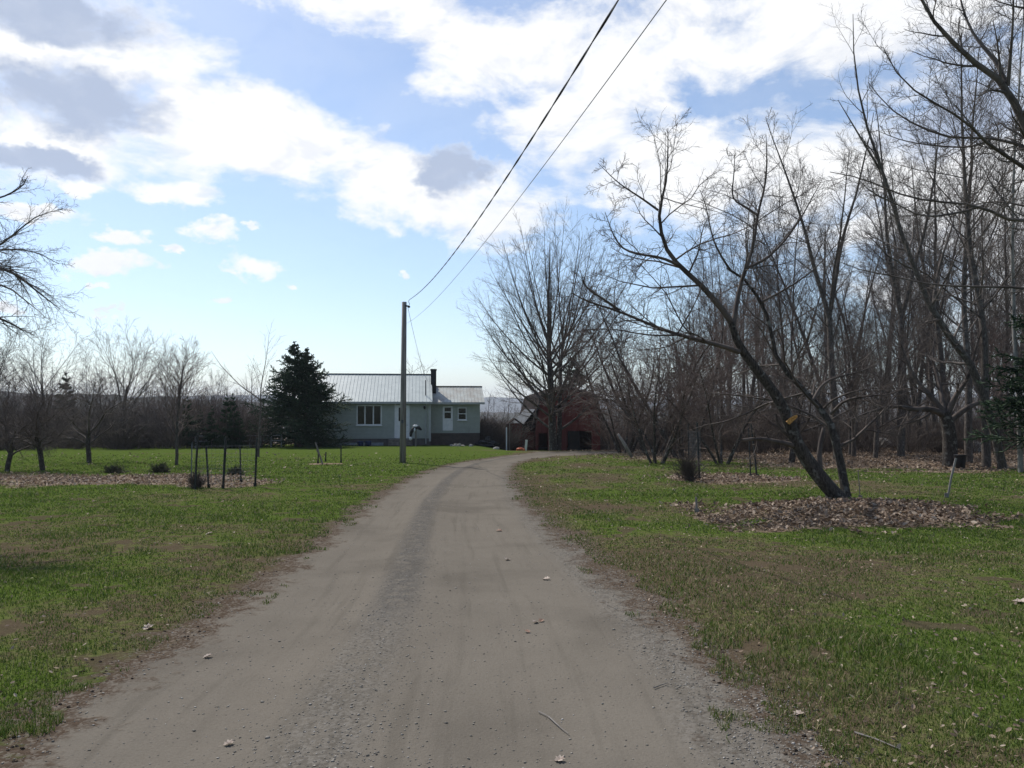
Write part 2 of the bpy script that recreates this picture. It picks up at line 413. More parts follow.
def leaf_mesh(name, x, y, size, rg, lift=.0, shade=None):
    N = len(x); z = G(x, y) + lift
    a = rg.uniform(0, 6.283, N); tilt = rg.normal(0, .45, N); roll = rg.normal(0, .45, N)
    # an oval leaf folded along its midrib: 6 points, 4 quads as two halves
    base = np.array([[-1, 0, .0], [-.35, .55, .22], [.45, .45, .25], [1, 0, .05], [.45, -.45, .25], [-.35, -.55, .22]])
    ca, sa = np.cos(a)[:, None], np.sin(a)[:, None]
    P = base[None] * size[:, None, None]; P[:, :, 1] *= rg.uniform(.5, 1.1, N)[:, None]; P[:, :, 2] *= rg.uniform(-.6, 1.8, N)[:, None]
    px, py, pz = P[:, :, 0], P[:, :, 1], P[:, :, 2]
    ct, st = np.cos(tilt)[:, None], np.sin(tilt)[:, None]
    px, pz = px * ct - pz * st, px * st + pz * ct
    ct, st = np.cos(roll)[:, None], np.sin(roll)[:, None]
    py, pz = py * ct - pz * st, py * st + pz * ct
    X = px * ca - py * sa; Y = px * sa + py * ca
    pz = pz - pz.min(1, keepdims=True) + .004
    V = np.stack([X + x[:, None], Y + y[:, None], pz + z[:, None]], -1).reshape(-1, 3)
    b = np.arange(N)[:, None] * 6
    Q = np.concatenate([b + np.array([[0, 3, 2, 1]]), b + np.array([[0, 5, 4, 3]])])
    sh = rg.beta(2, 2.3, N) if shade is None else shade
    return mesh_np(name, V, [Q], M['leaf'], attrs={'shade': np.repeat(sh, 6)})
def scatter_leaves():
    rg = np.random.default_rng(8)
    def zone(n, x0, x1, y0, y1, p=1.0):
        x = rg.uniform(x0, x1, n); y = rg.uniform(y0, y1, n); k = rg.random(n) < leafmask(x, y) ** 1.3 * p
        k &= roaddist(x, y) > .1
        return x[k], y[k]
    for lab, (x, y), nm, sz, lift in (
        ('brown leaf bed heaped round the base of the leaning apple tree', zone(15000, 3, 9.4, 11, 16.2), 'leaf_litter', (.018, .058), .02),
        ('long strip of pale dry leaves across the left lawn behind the dark stakes', zone(16000, -24, -5.8, 19, 28), 'leaf_litter', (.035, .06), .02),
        ('patch of fallen leaves round the brush clump and stakes right of the driveway', zone(5000, 3.5, 9.5, 20, 26), 'leaf_litter', (.035, .06), .02),
        ('brown leaf litter covering the woodland floor on the far right', zone(42000, 3, 34, 25, 58), 'leaf_litter', (.045, .08), .01)):
        me = leaf_mesh(nm, x, y, rg.uniform(*sz, len(x)), rg, lift * 1.0)
        tag(link(nm, me), lab, 'leaf litter', kind='stuff')
    N = 9500
    y = np.exp(rg.uniform(math.log(3.4), math.log(45), N)); x = (rg.uniform(-40, 1060, N) - CX) / F * y
    k = (roaddist(x, y) > .05) & (rg.random(N) < .35 + .65 * (x > 0)); x, y = x[k], y[k]
    me = leaf_mesh('scattered_leaves', x, y, rg.uniform(.007, .020, len(x)) * np.maximum(1, (y / 9)), rg, .012, shade=rg.beta(2.4, 1.8, len(x)))
    tag(link('scattered_leaves', me), 'small dry leaves and chips strewn loosely over the lawns', 'leaf litter', kind='stuff')
scatter_leaves()
def scatter_pebbles():
    rg = np.random.default_rng(3)
    N = 120000
    y = np.exp(rg.uniform(math.log(2.7), math.log(22), N)); x = (rg.uniform(-40, 1064, N) - CX) / F * y
    rd = roaddist(x, y); s = (x - xL(y)) / (xR(y) - xL(y)); n = fbm(x, y, .7, 8.0, 3)
    p = .6 * sstep(.84, .97, s + (n - .5) * .1) * (rd < .4) * sstep(.5, .1, rd) + .26 * np.exp(-((s - .40 + (n - .5) * .15) / .09) ** 2) + .05 * (rd < .1) + .12 * ((rd > -.1) & (rd < .25))
    k = rg.random(N) < p; x, y = x[k], y[k]; N = len(x)
    sz = rg.gamma(2.5, .0011, N) + .0022 + y * .00012; z = G(x, y)
    base = np.array([[1, 0, 0], [0, 1, 0], [-1, 0, 0], [0, -1, 0], [0, 0, .8], [0, 0, -.8]])
    P = base[None] + rg.normal(0, .22, (N, 6, 3)); a = rg.uniform(0, 6.28, N)
    P = P * sz[:, None, None] * np.array([1, 1, .55])
    X = P[:, :, 0] * np.cos(a)[:, None] - P[:, :, 1] * np.sin(a)[:, None]; Y = P[:, :, 0] * np.sin(a)[:, None] + P[:, :, 1] * np.cos(a)[:, None]
    V = np.stack([X + x[:, None], Y + y[:, None], P[:, :, 2] + z[:, None] + sz[:, None] * .25], -1).reshape(-1, 3)
    T = (np.arange(N)[:, None, None] * 6 + np.array([[0, 1, 4], [1, 2, 4], [2, 3, 4], [3, 0, 4], [1, 0, 5], [2, 1, 5], [3, 2, 5], [0, 3, 5]])[None]).reshape(-1, 3)
    me = mesh_np('gravel', V, [T], M['pebble'], attrs={'shade': np.repeat(rg.beta(2, 2.6, N), 6)})
    tag(link('gravel', me), 'loose grey gravel along the middle and right edge of the driveway', 'gravel', kind='stuff')
scatter_pebbles()

# ------------------------------------------------------------------ tree generator
def grow_level(P, Rr, rg, k, ratio, ang, t0=.25, t1=1.0, n=5, wig=.15, up=.05, rr=.5, tip=.3, fall=.5, minr=.0, lenvar=.3, angvar=.2, zflat=0.0):
    B, n1, _ = P.shape
    i = (np.arange(k)[None, :] + rg.random((B, k))) / k
    t = t0 + (t1 - t0) * i
    ft = t * (n1 - 1) * .9999; ii = ft.astype(int); fr = (ft - ii)[..., None]
    b = np.arange(B)[:, None]
    p0 = P[b, ii]; p1 = P[b, ii + 1]; start = p0 * (1 - fr) + p1 * fr
    tan = nrm(p1 - p0); rl = Rr[b, ii] * (1 - fr[..., 0]) + Rr[b, ii + 1] * fr[..., 0]
    Lp = np.linalg.norm(P[:, 1:] - P[:, :-1], axis=-1).sum(1)[:, None]
    ref = np.where(np.abs(tan[..., 2:3]) < .9, np.array([0, 0, 1.]), np.array([1., 0, 0]))
    u = nrm(np.cross(tan, ref)); v = np.cross(tan, u)
    ph = (np.arange(k) * 2.39996)[None, :] + rg.uniform(0, 6.28, (B, 1)) + rg.normal(0, .4, (B, k))
    pr = u * np.cos(ph)[..., None] + v * np.sin(ph)[..., None]
    a = ang + rg.normal(0, angvar, (B, k))
    d = nrm(tan * np.cos(a)[..., None] + pr * np.sin(a)[..., None])
    d[..., 2] *= (1 - zflat); d = nrm(d)
    L = Lp * ratio * (1 - fall * t) * rg.uniform(1 - lenvar, 1 + lenvar, (B, k))
    r0 = np.maximum(rl * rr, minr)
    return grow_arr(start.reshape(-1, 3), d.reshape(-1, 3), L.ravel(), r0.ravel(), rg, n, wig, up, tip, minr)
def grow_arr(start, d, L, r0, rg, n=5, wig=.15, up=.05, tip=.3, minr=0.0):
    B = len(start); P = np.empty((B, n + 1, 3)); P[:, 0] = start
    step = (L / n)[:, None]
    for i in range(n):
        P[:, i + 1] = P[:, i] + d * step
        d = nrm(d + rg.normal(0, wig, (B, 3)) + np.array([0, 0, up]))
    f = np.linspace(1, tip, n + 1)[None]
    return P, np.maximum(r0[:, None] * f, minr * .6)
def make_tree_mesh(kind, rg):
    """returns (trunk parts, crown parts)"""
    tr, cr = [], []
    if kind == 'maple':               # broad fan of ascending limbs from low down
        P, Rr = grow_arr(np.array([[0, 0, -.3], [.42, .1, -.3]]), nrm(np.array([[-.02, 0, 1.], [.07, .03, 1.]])), np.array([15.5, 12.0]), np.array([.33, .22]), rg, 14, .022, .03, .07)
        tr = [tubes(P, Rr, 12)]
        n = 46; i = np.arange(n); az = i * 2.39996 + rg.normal(0, .2, n)
        el = np.arcsin(np.clip(-.60 + 1.58 * (i + .5) / n, -1, .97)); rr_ = rg.uniform(.86, 1.03, n)
        T = np.stack([np.cos(az) * np.cos(el) * 5.9 * rr_, np.sin(az) * np.cos(el) * 5.9 * rr_, 10.3 + np.sin(el) * 7.6 * rr_], -1)
        hs = np.clip(1.6 + (T[:, 2] - 5.5) * .55 + rg.normal(0, .4, n), 1.5, 10.5); w_ = (i % 3 == 0) * 1.0
        tx = np.interp(hs, P[0, :, 2], P[0, :, 0]) * (1 - w_) + np.interp(hs, P[1, :, 2], P[1, :, 0]) * w_; ty = np.interp(hs, P[0, :, 2], P[0, :, 1]) * (1 - w_) + np.interp(hs, P[1, :, 2], P[1, :, 1]) * w_
        S_ = np.stack([tx, ty, hs], -1); Cc = S_ + (T - S_) * np.array([.58, .58, .36]); t = np.linspace(0, 1, 12)[None, :, None]
        LP = S_[:, None] * (1 - t) ** 2 + Cc[:, None] * 2 * t * (1 - t) + T[:, None] * t ** 2
        LP = LP + rg.normal(0, .045, LP.shape).cumsum(1) * .5
        l1 = (LP, np.clip(.105 - .004 * hs, .05, .11)[:, None] * np.linspace(1, .13, 12)[None])
        l2 = grow_level(*l1, rg, 14, .36, .58, .18, .98, 6, .07, .05, .42, .2, .40, .010)
        l3 = grow_level(*l2, rg, 8, .44, .5, .15, 1.0, 4, .09, .05, .5, .3, .5, .0065)
        l4 = grow_level(*l3, rg, 4, .5, .5, .2, 1.0, 3, .12, .04, .6, .4, .4, .0045)
        cr = [tubes(*l1, 6), tubes(*l2, 4), tubes(*l3, 3), tubes(*l4, 3)]
    elif kind in ('tall', 'tallfork', 'tallthin'):
        H = 19.0
        if kind == 'tallfork':
            P0, R0 = grow_arr(np.array([[0, 0, -.3]]), np.array([[0, 0, 1.]]), np.array([8.0]), np.array([.2]), rg, 8, .02, .02, .75)
            P, Rr = grow_arr(np.repeat(P0[:, -1], 3, 0), nrm(np.array([[-.25, .05, 1.], [.22, .1, 1.], [.03, -.2, 1.]])), np.array([11.5, 12, 9.]), np.array([.13, .13, .09]), rg, 10, .04, .06, .12)
            tr = [tubes(P0, R0, 10), tubes(P, Rr, 7)]
            k1 = 14
            l1b = grow_level(P0, R0, rg, 7, .35, 1.0, .45, .98, 6, .10, .05, .3, .2, .2, .012)
            cr.append(tubes(*l1b, 4)); l2b = grow_level(*l1b, rg, 7, .45, .6, .2, 1, 4, .12, .03, .5, .3, .4, .007); cr.append(tubes(*l2b, 3))
        else:
            P, Rr = grow_arr(np.array([[0, 0, -.3]]), nrm(np.array([[.03, 0, 1.]])), np.array([H]), np.array([.17 if kind == 'tall' else .10]), rg, 14, .035, .02, .08)
            tr = [tubes(P, Rr, 10)]; k1 = 38 if kind == 'tall' else 30
        l1 = grow_level(P, Rr, rg, k1, .26 if kind == 'tall' else .2, .72, .30 if kind != 'tallfork' else .1, .98, 7, .09, .07, .38, .18, .45, .012)
        l2 = grow_level(*l1, rg, 10, .45, .6, .15, .98, 4, .12, .04, .45, .25, .4, .008)
        l3 = grow_level(*l2, rg, 8, .5, .65, .15, 1.0, 3, .14, .03, .55, .4, .4, .0058)
        cr += [tubes(*l1, 5), tubes(*l2, 3), tubes(*l3, 3)]
    elif kind == 'orchard':             # low spreading tangled fruit tree
        P, Rr = grow_arr(np.array([[0, 0, -.2]]), nrm(np.array([[.12, .05, 1.]])), np.array([1.7]), np.array([.115]), rg, 6, .06, .0, .8)
        tr = [tubes(P, Rr, 10)]
        l1 = grow_level(P, Rr, rg, 9, 1.9, .85, .5, 1.0, 9, .15, .03, .45, .15, .0, .016, .25)
        l2 = grow_level(*l1, rg, 13, .42, .85, .15, .98, 6, .18, .05, .45, .25, .4, .009)
        l3 = grow_level(*l2, rg, 9, .45, .8, .15, 1.0, 4, .18, .05, .55, .35, .4, .006)
        l4 = grow_level(*l3, rg, 3, .45, .8, .2, 1.0, 3, .2, .04, .6, .4, .4, .0042)
        cr = [tubes(*l1, 7), tubes(*l2, 4), tubes(*l3, 3), tubes(*l4, 3)]
    elif kind == 'round':               # broad hedgerow tree with dense rounded top
        P, Rr = grow_arr(np.array([[0, 0, -.3]]), nrm(np.array([[.0, 0, 1.]])), np.array([5.5]), np.array([.17]), rg, 7, .04, .0, .5)
        tr = [tubes(P, Rr, 9)]
        l1 = grow_level(P, Rr, rg, 15, 1.15, .60, .30, 1.0, 9, .08, .05, .4, .12, .15, .016, .15)
        l2 = grow_level(*l1, rg, 12, .42, .55, .2, .98, 6, .10, .05, .5, .25, .45, .010)
        l3 = grow_level(*l2, rg, 7, .42, .55, .15, 1.0, 4, .12, .04, .55, .35, .4, .0075)
        l4 = grow_level(*l3, rg, 3, .5, .55, .2, 1.0, 3, .14, .03, .6, .4, .4, .0055)
        cr = [tubes(*l1, 6), tubes(*l2, 4), tubes(*l3, 3), tubes(*l4, 3)]
    elif kind == 'young':               # slim young tree with one long side limb
        P, Rr = grow_arr(np.array([[0, 0, -.2]]), nrm(np.array([[.02, 0, 1.]])), np.array([7.2]), np.array([.07]), rg, 10, .03, .02, .12)
        tr = [tubes(P, Rr, 7)]
        s = np.array([P[0, 5]]); A = grow_arr(s, nrm(np.array([[-1.0, 0, .72]])), np.array([4.4]), np.array([.042]), rg, 8, .05, .04, .15)
        l1 = grow_level(P, Rr, rg, 13, .28, .5, .35, .98, 6, .08, .05, .4, .2, .4, .009)
        l2 = grow_level(np.concatenate([A[0][:, :7], l1[0]]), np.concatenate([A[1][:, :7], l1[1]]), rg, 5, .45, .5, .25, 1, 4, .1, .05, .5, .3, .4, .006)
        cr = [tubes(*A, 5), tubes(*l1, 4), tubes(*l2, 3)]
    elif kind == 'sapling':             # clump-free brushy small tree, reddish
        P, Rr = grow_arr(np.array([[0, 0, -.2]]), nrm(np.array([[.05, 0, 1.]])), np.array([4.6]), np.array([.075]), rg, 8, .05, .0, .2)
        tr = [tubes(P, Rr, 7)]
        l1 = grow_level(P, Rr, rg, 24, .50, .62, .25, .98, 7, .10, .04, .42, .2, .45, .008)
        l2 = grow_level(*l1, rg, 11, .45, .6, .15, .98, 4, .14, .03, .5, .3, .4, .0058)
        l3 = grow_level(*l2, rg, 7, .5, .6, .2, 1.0, 3, .14, .03, .6, .4, .4, .0045)
        cr = [tubes(*l1, 4), tubes(*l2, 3), tubes(*l3, 3)]
    elif kind == 'bushy':               # several stems from the ground, dense twiggy crown
        n = 5; az_ = rg.uniform(0, 6.28) + np.arange(n) * 1.257
        P, Rr = grow_arr(np.stack([np.cos(az_) * .15, np.sin(az_) * .15, np.full(n, -.2)], -1), nrm(np.stack([np.cos(az_) * .5, np.sin(az_) * .5, np.ones(n)], -1)), rg.uniform(3.6, 5.4, n), np.array([.09, .07, .06, .06, .05]), rg, 9, .07, .02, .15)
        tr = [tubes(P, Rr, 8)]
        l1 = grow_level(P, Rr, rg, 12, .50, .75, .22, .98, 7, .12, .03, .45, .2, .4, .009)
        l2 = grow_level(*l1, rg, 11, .46, .7, .15, .98, 5, .16, .03, .5, .3, .4, .006)
        l3 = grow_level(*l2, rg, 8, .45, .7, .15, 1.0, 3, .16, .03, .55, .4, .4, .0045)
        cr = [tubes(*l1, 5), tubes(*l2, 4), tubes(*l3, 3)]
    elif kind == 'farlow':              # light version for the far wood
        P, Rr = grow_arr(np.array([[0, 0, -.5]]), np.array([[0, 0, 1.]]), np.array([13.]), np.array([.15]), rg, 6, .05, .0, .15)
        l1 = grow_level(P, Rr, rg, 18, .28, .65, .25, .98, 4, .10, .05, .4, .25, .4, .022)
        l2 = grow_level(*l1, rg, 7, .45, .6, .2, 1, 2, .15, .03, .5, .4, .4, .014)
        return merge([tubes(P, Rr, 5), tubes(*l1, 3), tubes(*l2, 3)])
    elif kind == 'brush':
        n = 26; az = rg.uniform(0, 6.28, n); el = rg.uniform(.5, 1.5, n)
        d = np.stack([np.cos(az) * np.cos(el), np.sin(az) * np.cos(el), np.sin(el)], -1)
        st = np.stack([rg.normal(0, .25, n), rg.normal(0, .25, n), np.full(n, -.1)], -1)
        l0 = grow_arr(st, d, rg.uniform(1.2, 3.0, n), np.full(n, .018), rg, 5, .14, .03, .4)
        l1 = grow_level(*l0, rg, 7, .38, .6, .2, 1, 3, .15, .03, .6, .5, .3, .009)
        return merge([tubes(*l0, 3), tubes(*l1, 3)])
    return merge(tr), merge(cr)
TM = {}
def tree_variant(key, kind, seed, bm='bark', tm='twig'):
    t, c = make_tree_mesh(kind, np.random.default_rng(seed))
    TM[key] = (mesh_np(kind + '_trunk', t[0], [t[1]], M[bm], smooth=True), mesh_np(kind + '_crown', c[0], [c[1]], M[tm], smooth=False))
def place_tree(key, name, x, y, sc=1.0, rz=0.0, label=None, cat='tree', group=None, tilt=(0, 0), sxy=1.0):
    e = empty(name, (x, y, Gp(x, y)), rz, label, cat, group)
    e.scale = (sc * sxy, sc * sxy, sc); e.rotation_euler = (tilt[0], tilt[1], rz)
    a = link('trunk', TM[key][0], e); b = link('crown', TM[key][1], e)
    return e
for k in range(3): tree_variant('tall%d' % k, 'tall', 100 + k)
for k in range(2): tree_variant('fork%d' % k, 'tallfork', 120 + k)
for k in range(2): tree_variant('thin%d' % k, 'tallthin', 130 + k)
for k in range(3): tree_variant('orch%d' % k, 'orchard', 140 + k, 'apple_bark', 'twig_apple')
for k in range(2): tree_variant('round%d' % k, 'round', 150 + k)
for k in range(2): tree_variant('sap%d' % k, 'sapling', 160 + k, 'bark', 'twig_red')
for k in range(3): tree_variant('bush%d' % k, 'bushy', 190 + k, 'apple_bark', 'twig_red')
tree_variant('birch', 'tallthin', 171, 'birch_bark', 'twig')
tree_variant('young', 'young', 175)
tree_variant('maple', 'maple', 184, 'apple_bark', 'twig')
def at(px, d): return (px - CX) / F * d, d

# the big maple before the barn
x, y = at(553, 55); place_tree('maple', 'maple_tree', x, y, .98, R(12), 'big bare maple with a fan of upright limbs standing before the red barn', 'tree')
# conifers
def spruce_crown(rg, H, Rb, axes, z0=.3, dens=1.0, rpow=.85):
    l1s = []; 
    for (ax_, ay_, h_, zs) in axes:
        n = int(h_ * 15 * dens * (1 - zs / h_ * .8)); z = zs + (h_ - zs) * rg.random(n) ** 1.1; z = np.clip(np.round(z / .33) * .33 + rg.normal(0, .09, n), zs, h_ - .02)
        f = np.clip(1 - z / h_, 0, 1) ** rpow
        L = Rb * f * rg.uniform(.62, 1.15, n) + .10
        a = rg.uniform(0, 6.283, n)
        el = .55 - .72 * f + rg.normal(0, .08, n)
        d = np.stack([np.cos(a) * np.cos(el), np.sin(a) * np.cos(el), np.sin(el)], -1)
        st = np.stack([np.full(n, ax_), np.full(n, ay_), z], -1)
        l1s.append(grow_arr(st, d, L, np.full(n, .035), rg, 6, .05, .05, .4))
    P = np.concatenate([a[0] for a in l1s]); Rr = np.concatenate([a[1] for a in l1s])
    l2 = grow_level(P, Rr, rg, 11, .36, .85, .12, 1.0, 3, .10, -.03, .9, .7, .45, .036, .3, .2, .4)
    l3 = grow_level(*l2, rg, 5, .45, .7, .15, 1.0, 2, .12, -.05, .85, .6, .3, .028)
    pr = [tubes(P, Rr, 3), tubes(*l2, 3), tubes(*l3, 3)]
    V, Q = merge(pr)
    sh = np.concatenate([np.zeros(len(pr[0][0])), np.repeat(np.clip(rg.normal(.4, .2, len(l2[0])), 0, 1), 12), np.repeat(np.clip(rg.normal(.55, .25, len(l3[0])), 0, 1), 9)])
    return V, Q, sh
def conifer(key, seed, H, Rb, axes, dens=1.0, rpow=.85, tr=.16):
    rg = np.random.default_rng(seed)
    V, Q, sh = spruce_crown(rg, H, Rb, axes, dens=dens, rpow=rpow)
    tp = []
    for ax_, ay_, h_, zs in axes:
        pts = np.array([[ax_ * min(1, zz / 3) if ax_ else 0, ay_, zz] for zz in np.linspace(-.2, h_, 8)])
        tp.append(tubes(pts[None], np.linspace(tr, .015, 8)[None], 8))
    t = merge(tp)
    TM[key] = (mesh_np('spruce_trunk', t[0], [t[1]], M['bark'], smooth=True), mesh_np('spruce_crown', V, [Q], M['needle'], attrs={'shade': sh}))
conifer('spruce', 7, 8.4, 4.5, [(-.45, 0, 8.3, .35), (.5, .1, 7.8, 2.5)], 1.7, 1.0)
conifer('narrow', 11, 4.0, .95, [(0, 0, 4.0, .2)], 1.6, .8, .06)
conifer('pine', 13, 9.0, 2.6, [(0, 0, 9.0, 1.5)], 1.2, .5, .14)
x, y = at(300, 60); place_tree('spruce', 'spruce_tree', x, y, 1.0, 0, 'tall dense dark spruce with two tips beside the house', 'tree')
for px, d, s, lab in ((188, 57, .95, 'small dark spruce with pointed top, leftmost of the row behind the back fence'),
                      (201, 58, .72, 'shortest slim spruce between two larger ones behind the back fence'),
                      (212, 57, .78, 'broad low dark spruce left of the narrow pair'),
                      (227, 57, 1.0, 'narrow dark spruce, left one of the touching pair behind the stakes'),
                      (233, 58, 1.02, 'narrow dark spruce, right one of the touching pair behind the stakes'),
                      (240, 57.5, .66, 'small dark spruce right of the narrow touching pair')):
    x, y = at(px, d); place_tree('narrow', 'young_spruce', x, y, s, px, lab, 'tree', 'small spruces behind the left lawn', sxy=.8 if px in (227, 233) else 1.0)
x, y = at(66, 72); place_tree('narrow', 'young_spruce', x, y, 1.75, 1.0, 'dark evergreen rising among the bare trees on the far left', 'tree')
x, y = at(573, 92); place_tree('pine', 'pine_tree', x, y, 1.25, 1.0, 'dark evergreen with rounded top behind the red barn roof', 'tree', sxy=1.2)
x, y = at(1052, 26); place_tree('pine', 'pine_tree', x, y, .72, 2.0, 'green evergreen boughs at the right edge beside the pale birch', 'tree', sxy=1.2)

# left lawn trees
for px, row, key, s, rz, lab, nm in (
    (8, 471, 'orch0', .78, .3, 'dark low fruit tree at the left edge of the lawn', 'fruit_tree'),
    (44, 470, 'orch1', .85, 1.9, 'gnarled fruit tree with pale lichened boughs, second from the left edge', 'fruit_tree'),
    (91, 463, 'orch2', .95, 3.1, 'wide bushy fruit tree on the green lawn above the leaf strip', 'fruit_tree'),
    (177, 465, 'sap0', .98, .6, 'small reddish tree with straight stem on the left lawn', 'lawn_tree')):
    d = Dp(row); x, y = at(px, d); place_tree(key, nm, x, y, s, rz, lab, 'tree')
x, y = at(259, 40); place_tree('young', 'young_tree', x, y, .88, 0, 'slim leafless young tree with a long left limb behind the stakes', 'tree')
for px, d, key, s, lab in ((-12, 62, 'round0', 1.0, 'leftmost rounded bare tree of the far hedgerow'), (44, 66, 'round1', .98, 'rounded bare tree in the far hedgerow left of the dark evergreen'),
                           (122, 60, 'round0', .92, 'broad bare tree standing highest above the left hedgerow'),
                           (88, 64, 'thin0', .46, 'thin pale bare tree left of the broad hedgerow tree'), (176, 68, 'sap1', 1.6, 'reddish bushy tree between hedgerow and small spruces'),
                           (211, 76, 'round1', .70, 'small bare tree above the short spruces')):
    x, y = at(px, d); place_tree(key, 'hedgerow_tree', x, y, s, px * .1, lab, 'tree')

# right hand trees
x, y = at(657, Dp(463)); place_tree('bush0', 'fruit_tree', x, y, 1.05, 2.2, 'tangled bare fruit tree nearest the driveway on the right lawn', 'tree')
x, y = at(722, 33); place_tree('bush1', 'fruit_tree', x, y, 1.0, .4, 'bare fruit tree behind the netted brush clump', 'tree')
x, y = at(790, 34); place_tree('orch1', 'fruit_tree', x, y, 1.3, 5.0, 'bare fruit tree half hidden behind the leaning apple trunks', 'tree')
x, y = at(625, 46); place_tree('bush2', 'brushy_tree', x, y, 1.45, 1.0, 'reddish twiggy tree right of the barn', 'tree')
x, y = at(652, 44); place_tree('bush1', 'brushy_tree', x, y, 1.75, 2.6, 'dense brushy tree with reddish twigs behind the nearest fruit tree', 'tree')
x, y = at(684, 40); place_tree('bush0', 'brushy_tree', x, y, 1.8, 4.6, 'dense brushy tree behind the leaning apple, left of the tall woods', 'tree')
for px, d, key, s, rz, lab in ((836, 36, 'fork0', .88, 0.0, 'tall forked bare tree rising in the middle of the right woods'),
                               (985, 30, 'tall0', .98, 1.0, 'tall crooked bare tree left of the pale birch'),
                               (968, 33, 'tall1', 1.0, 2.0, 'tall straight bare tree behind the thick dark apple trunk'),
                               (900, 40, 'fork1', .95, 3.0, 'many stemmed tall bare tree above the pale boulder')):
    x, y = at(px, d); place_tree(key, 'woodland_tree', x, y, s, rz, lab, 'tree')
x, y = at(1019, 27); place_tree('birch', 'birch_tree', x, y, 1.0, 1.0, 'pale barked birch at the right edge of the photo', 'tree', tilt=(0, R(-2)), sxy=.9)
x, y = at(611, 62); place_tree('bush2', 'brushy_tree', x, y, .95, 4.0, 'small bare twiggy tree standing just right of the barn', 'tree')
rg = random.Random(5)
pts = []
tries = 0
while len(pts) < 118 and tries < 9000:
    tries += 1
    d = rg.uniform(37, 78); px = rg.uniform(690, 1230)
    if px < 775 and d < 48: continue
    if px < 715 and d < 56: continue
    x, y = at(px, d)
    if any((x - a) ** 2 + (y - b) ** 2 < 3.2 for a, b in pts): continue
    pts.append((x, y))
    key = rg.choice(['tall0', 'tall1', 'tall2', 'thin0', 'thin1', 'fork0', 'fork1', 'thin0', 'sap0', 'round0'])
    s = rg.uniform(.72, 1.02) * (1.9 if key.startswith('sap') else 1) * (.9 if key.startswith('round') else 1)
    lim = np.interp(px, [690, 760, 830, 1000], [.74, .95, 1.05, 1.12]) * np.interp(d, [37, 78], [.85, 1.15])
    place_tree(key, 'woodland_tree', x, y, s * lim, rg.uniform(0, 6.28), 'bare grey tree crowded in the woods on the right', 'tree', 'crowded bare trees of the right woods', (rg.gauss(0, .05), rg.gauss(0, .05)))
# hedgerow individuals at left
pts = []
while len(pts) < 42:
    d = rg.uniform(60, 88); px = rg.uniform(-160, 262); x, y = at(px, d)
    if any((x - a) ** 2 + (y - b) ** 2 < 5 for a, b in pts): continue
    pts.append((x, y)); key = rg.choice(['sap0', 'sap1', 'round0', 'round1'])
    s = {'s': 1.25, 'r': .55}[key[0]] * rg.uniform(.7, 1.1) * np.interp(px, [0, 180, 260], [1, .85, .6])
    place_tree(key, 'hedgerow_tree', x, y, s, rg.uniform(0, 6.28), 'low bare tree massed in the dark hedgerow beyond the left lawn', 'tree', 'low bare hedgerow trees')

# ---- far wood and brush, too many to count
def replicate(var, xs, ys, ss, rg, mat, name, label, cat):
    Vs = []; Qs = []; n = 0
    for i in range(len(xs)):
        V, Q = var[i % len(var)]
        a = rg.uniform(0, 6.28); c, s = math.cos(a), math.sin(a)
        X = V[:, 0] * c - V[:, 1] * s; Y = V[:, 0] * s + V[:, 1] * c
        k = ss[i]; Vs.append(np.stack([X * k + xs[i], Y * k + ys[i], V[:, 2] * k + Gp(xs[i], ys[i])], -1)); Qs.append(Q + n); n += len(V)
    tag(link(name, mesh_np(name, np.concatenate(Vs), [np.concatenate(Qs)], mat)), label, cat, kind='stuff')
rgn = np.random.default_rng(17)
fv = [make_tree_mesh('farlow', np.random.default_rng(200 + k)) for k in range(4)]
bv = [make_tree_mesh('brush', np.random.default_rng(220 + k)) for k in range(4)]
def pick(n, f):
    o = []
    while len(o) < n:
        d = rgn.uniform(*f[0]); px = rgn.uniform(*f[1]); x, y = at(px, d); o.append((x, y))
    return np.array(o)
a = pick(220, ((80, 150), (680, 1300))); replicate(fv, a[:, 0], a[:, 1], rgn.uniform(.5, .95, len(a)), rgn, M['twig'], 'far_wood', 'deep grey wood filling the background on the right', 'wood')
a = pick(330, ((90, 260), (-200, 700))); replicate(fv, a[:, 0], a[:, 1], rgn.uniform(.55, .95, len(a)), rgn, M['twig'], 'far_wood', 'grey leafless wood falling away behind the house and left lawn', 'wood')
a = pick(520, ((45, 85), (640, 1300))); replicate(bv, a[:, 0], a[:, 1], rgn.uniform(.6, 1.3, len(a)), rgn, M['brush'], 'undergrowth', 'grey twiggy undergrowth along the foot of the right woods', 'brush')
a = pick(900, ((48, 95), (-200, 262))); a = a[a[:, 1] > 49 + 10 * sstep(-40, -14, a[:, 0])]
replicate(bv, a[:, 0], a[:, 1], rgn.uniform(.6, 1.75, len(a)) * np.interp(a[:, 0], [-60, -22, -16], [1.0, .95, .7]) * (.7 + .6 * vn(a[:, 0], a[:, 1], 9, 4.0)), rgn, M['brush'], 'undergrowth', 'dark tangled brush along the far edge of the left lawn', 'brush')
a = pick(160, ((68, 100), (478, 512))); replicate(bv, a[:, 0], a[:, 1], rgn.uniform(.7, 1.2, len(a)), rgn, M['brush'], 'undergrowth', 'grey brush behind the gap between house and barn', 'brush')
a = pick(90, ((74, 100), (598, 690))); replicate(bv, a[:, 0], a[:, 1], rgn.uniform(.8, 1.5, len(a)), rgn, M['brush'], 'undergrowth', 'grey brush right of the barn', 'brush')

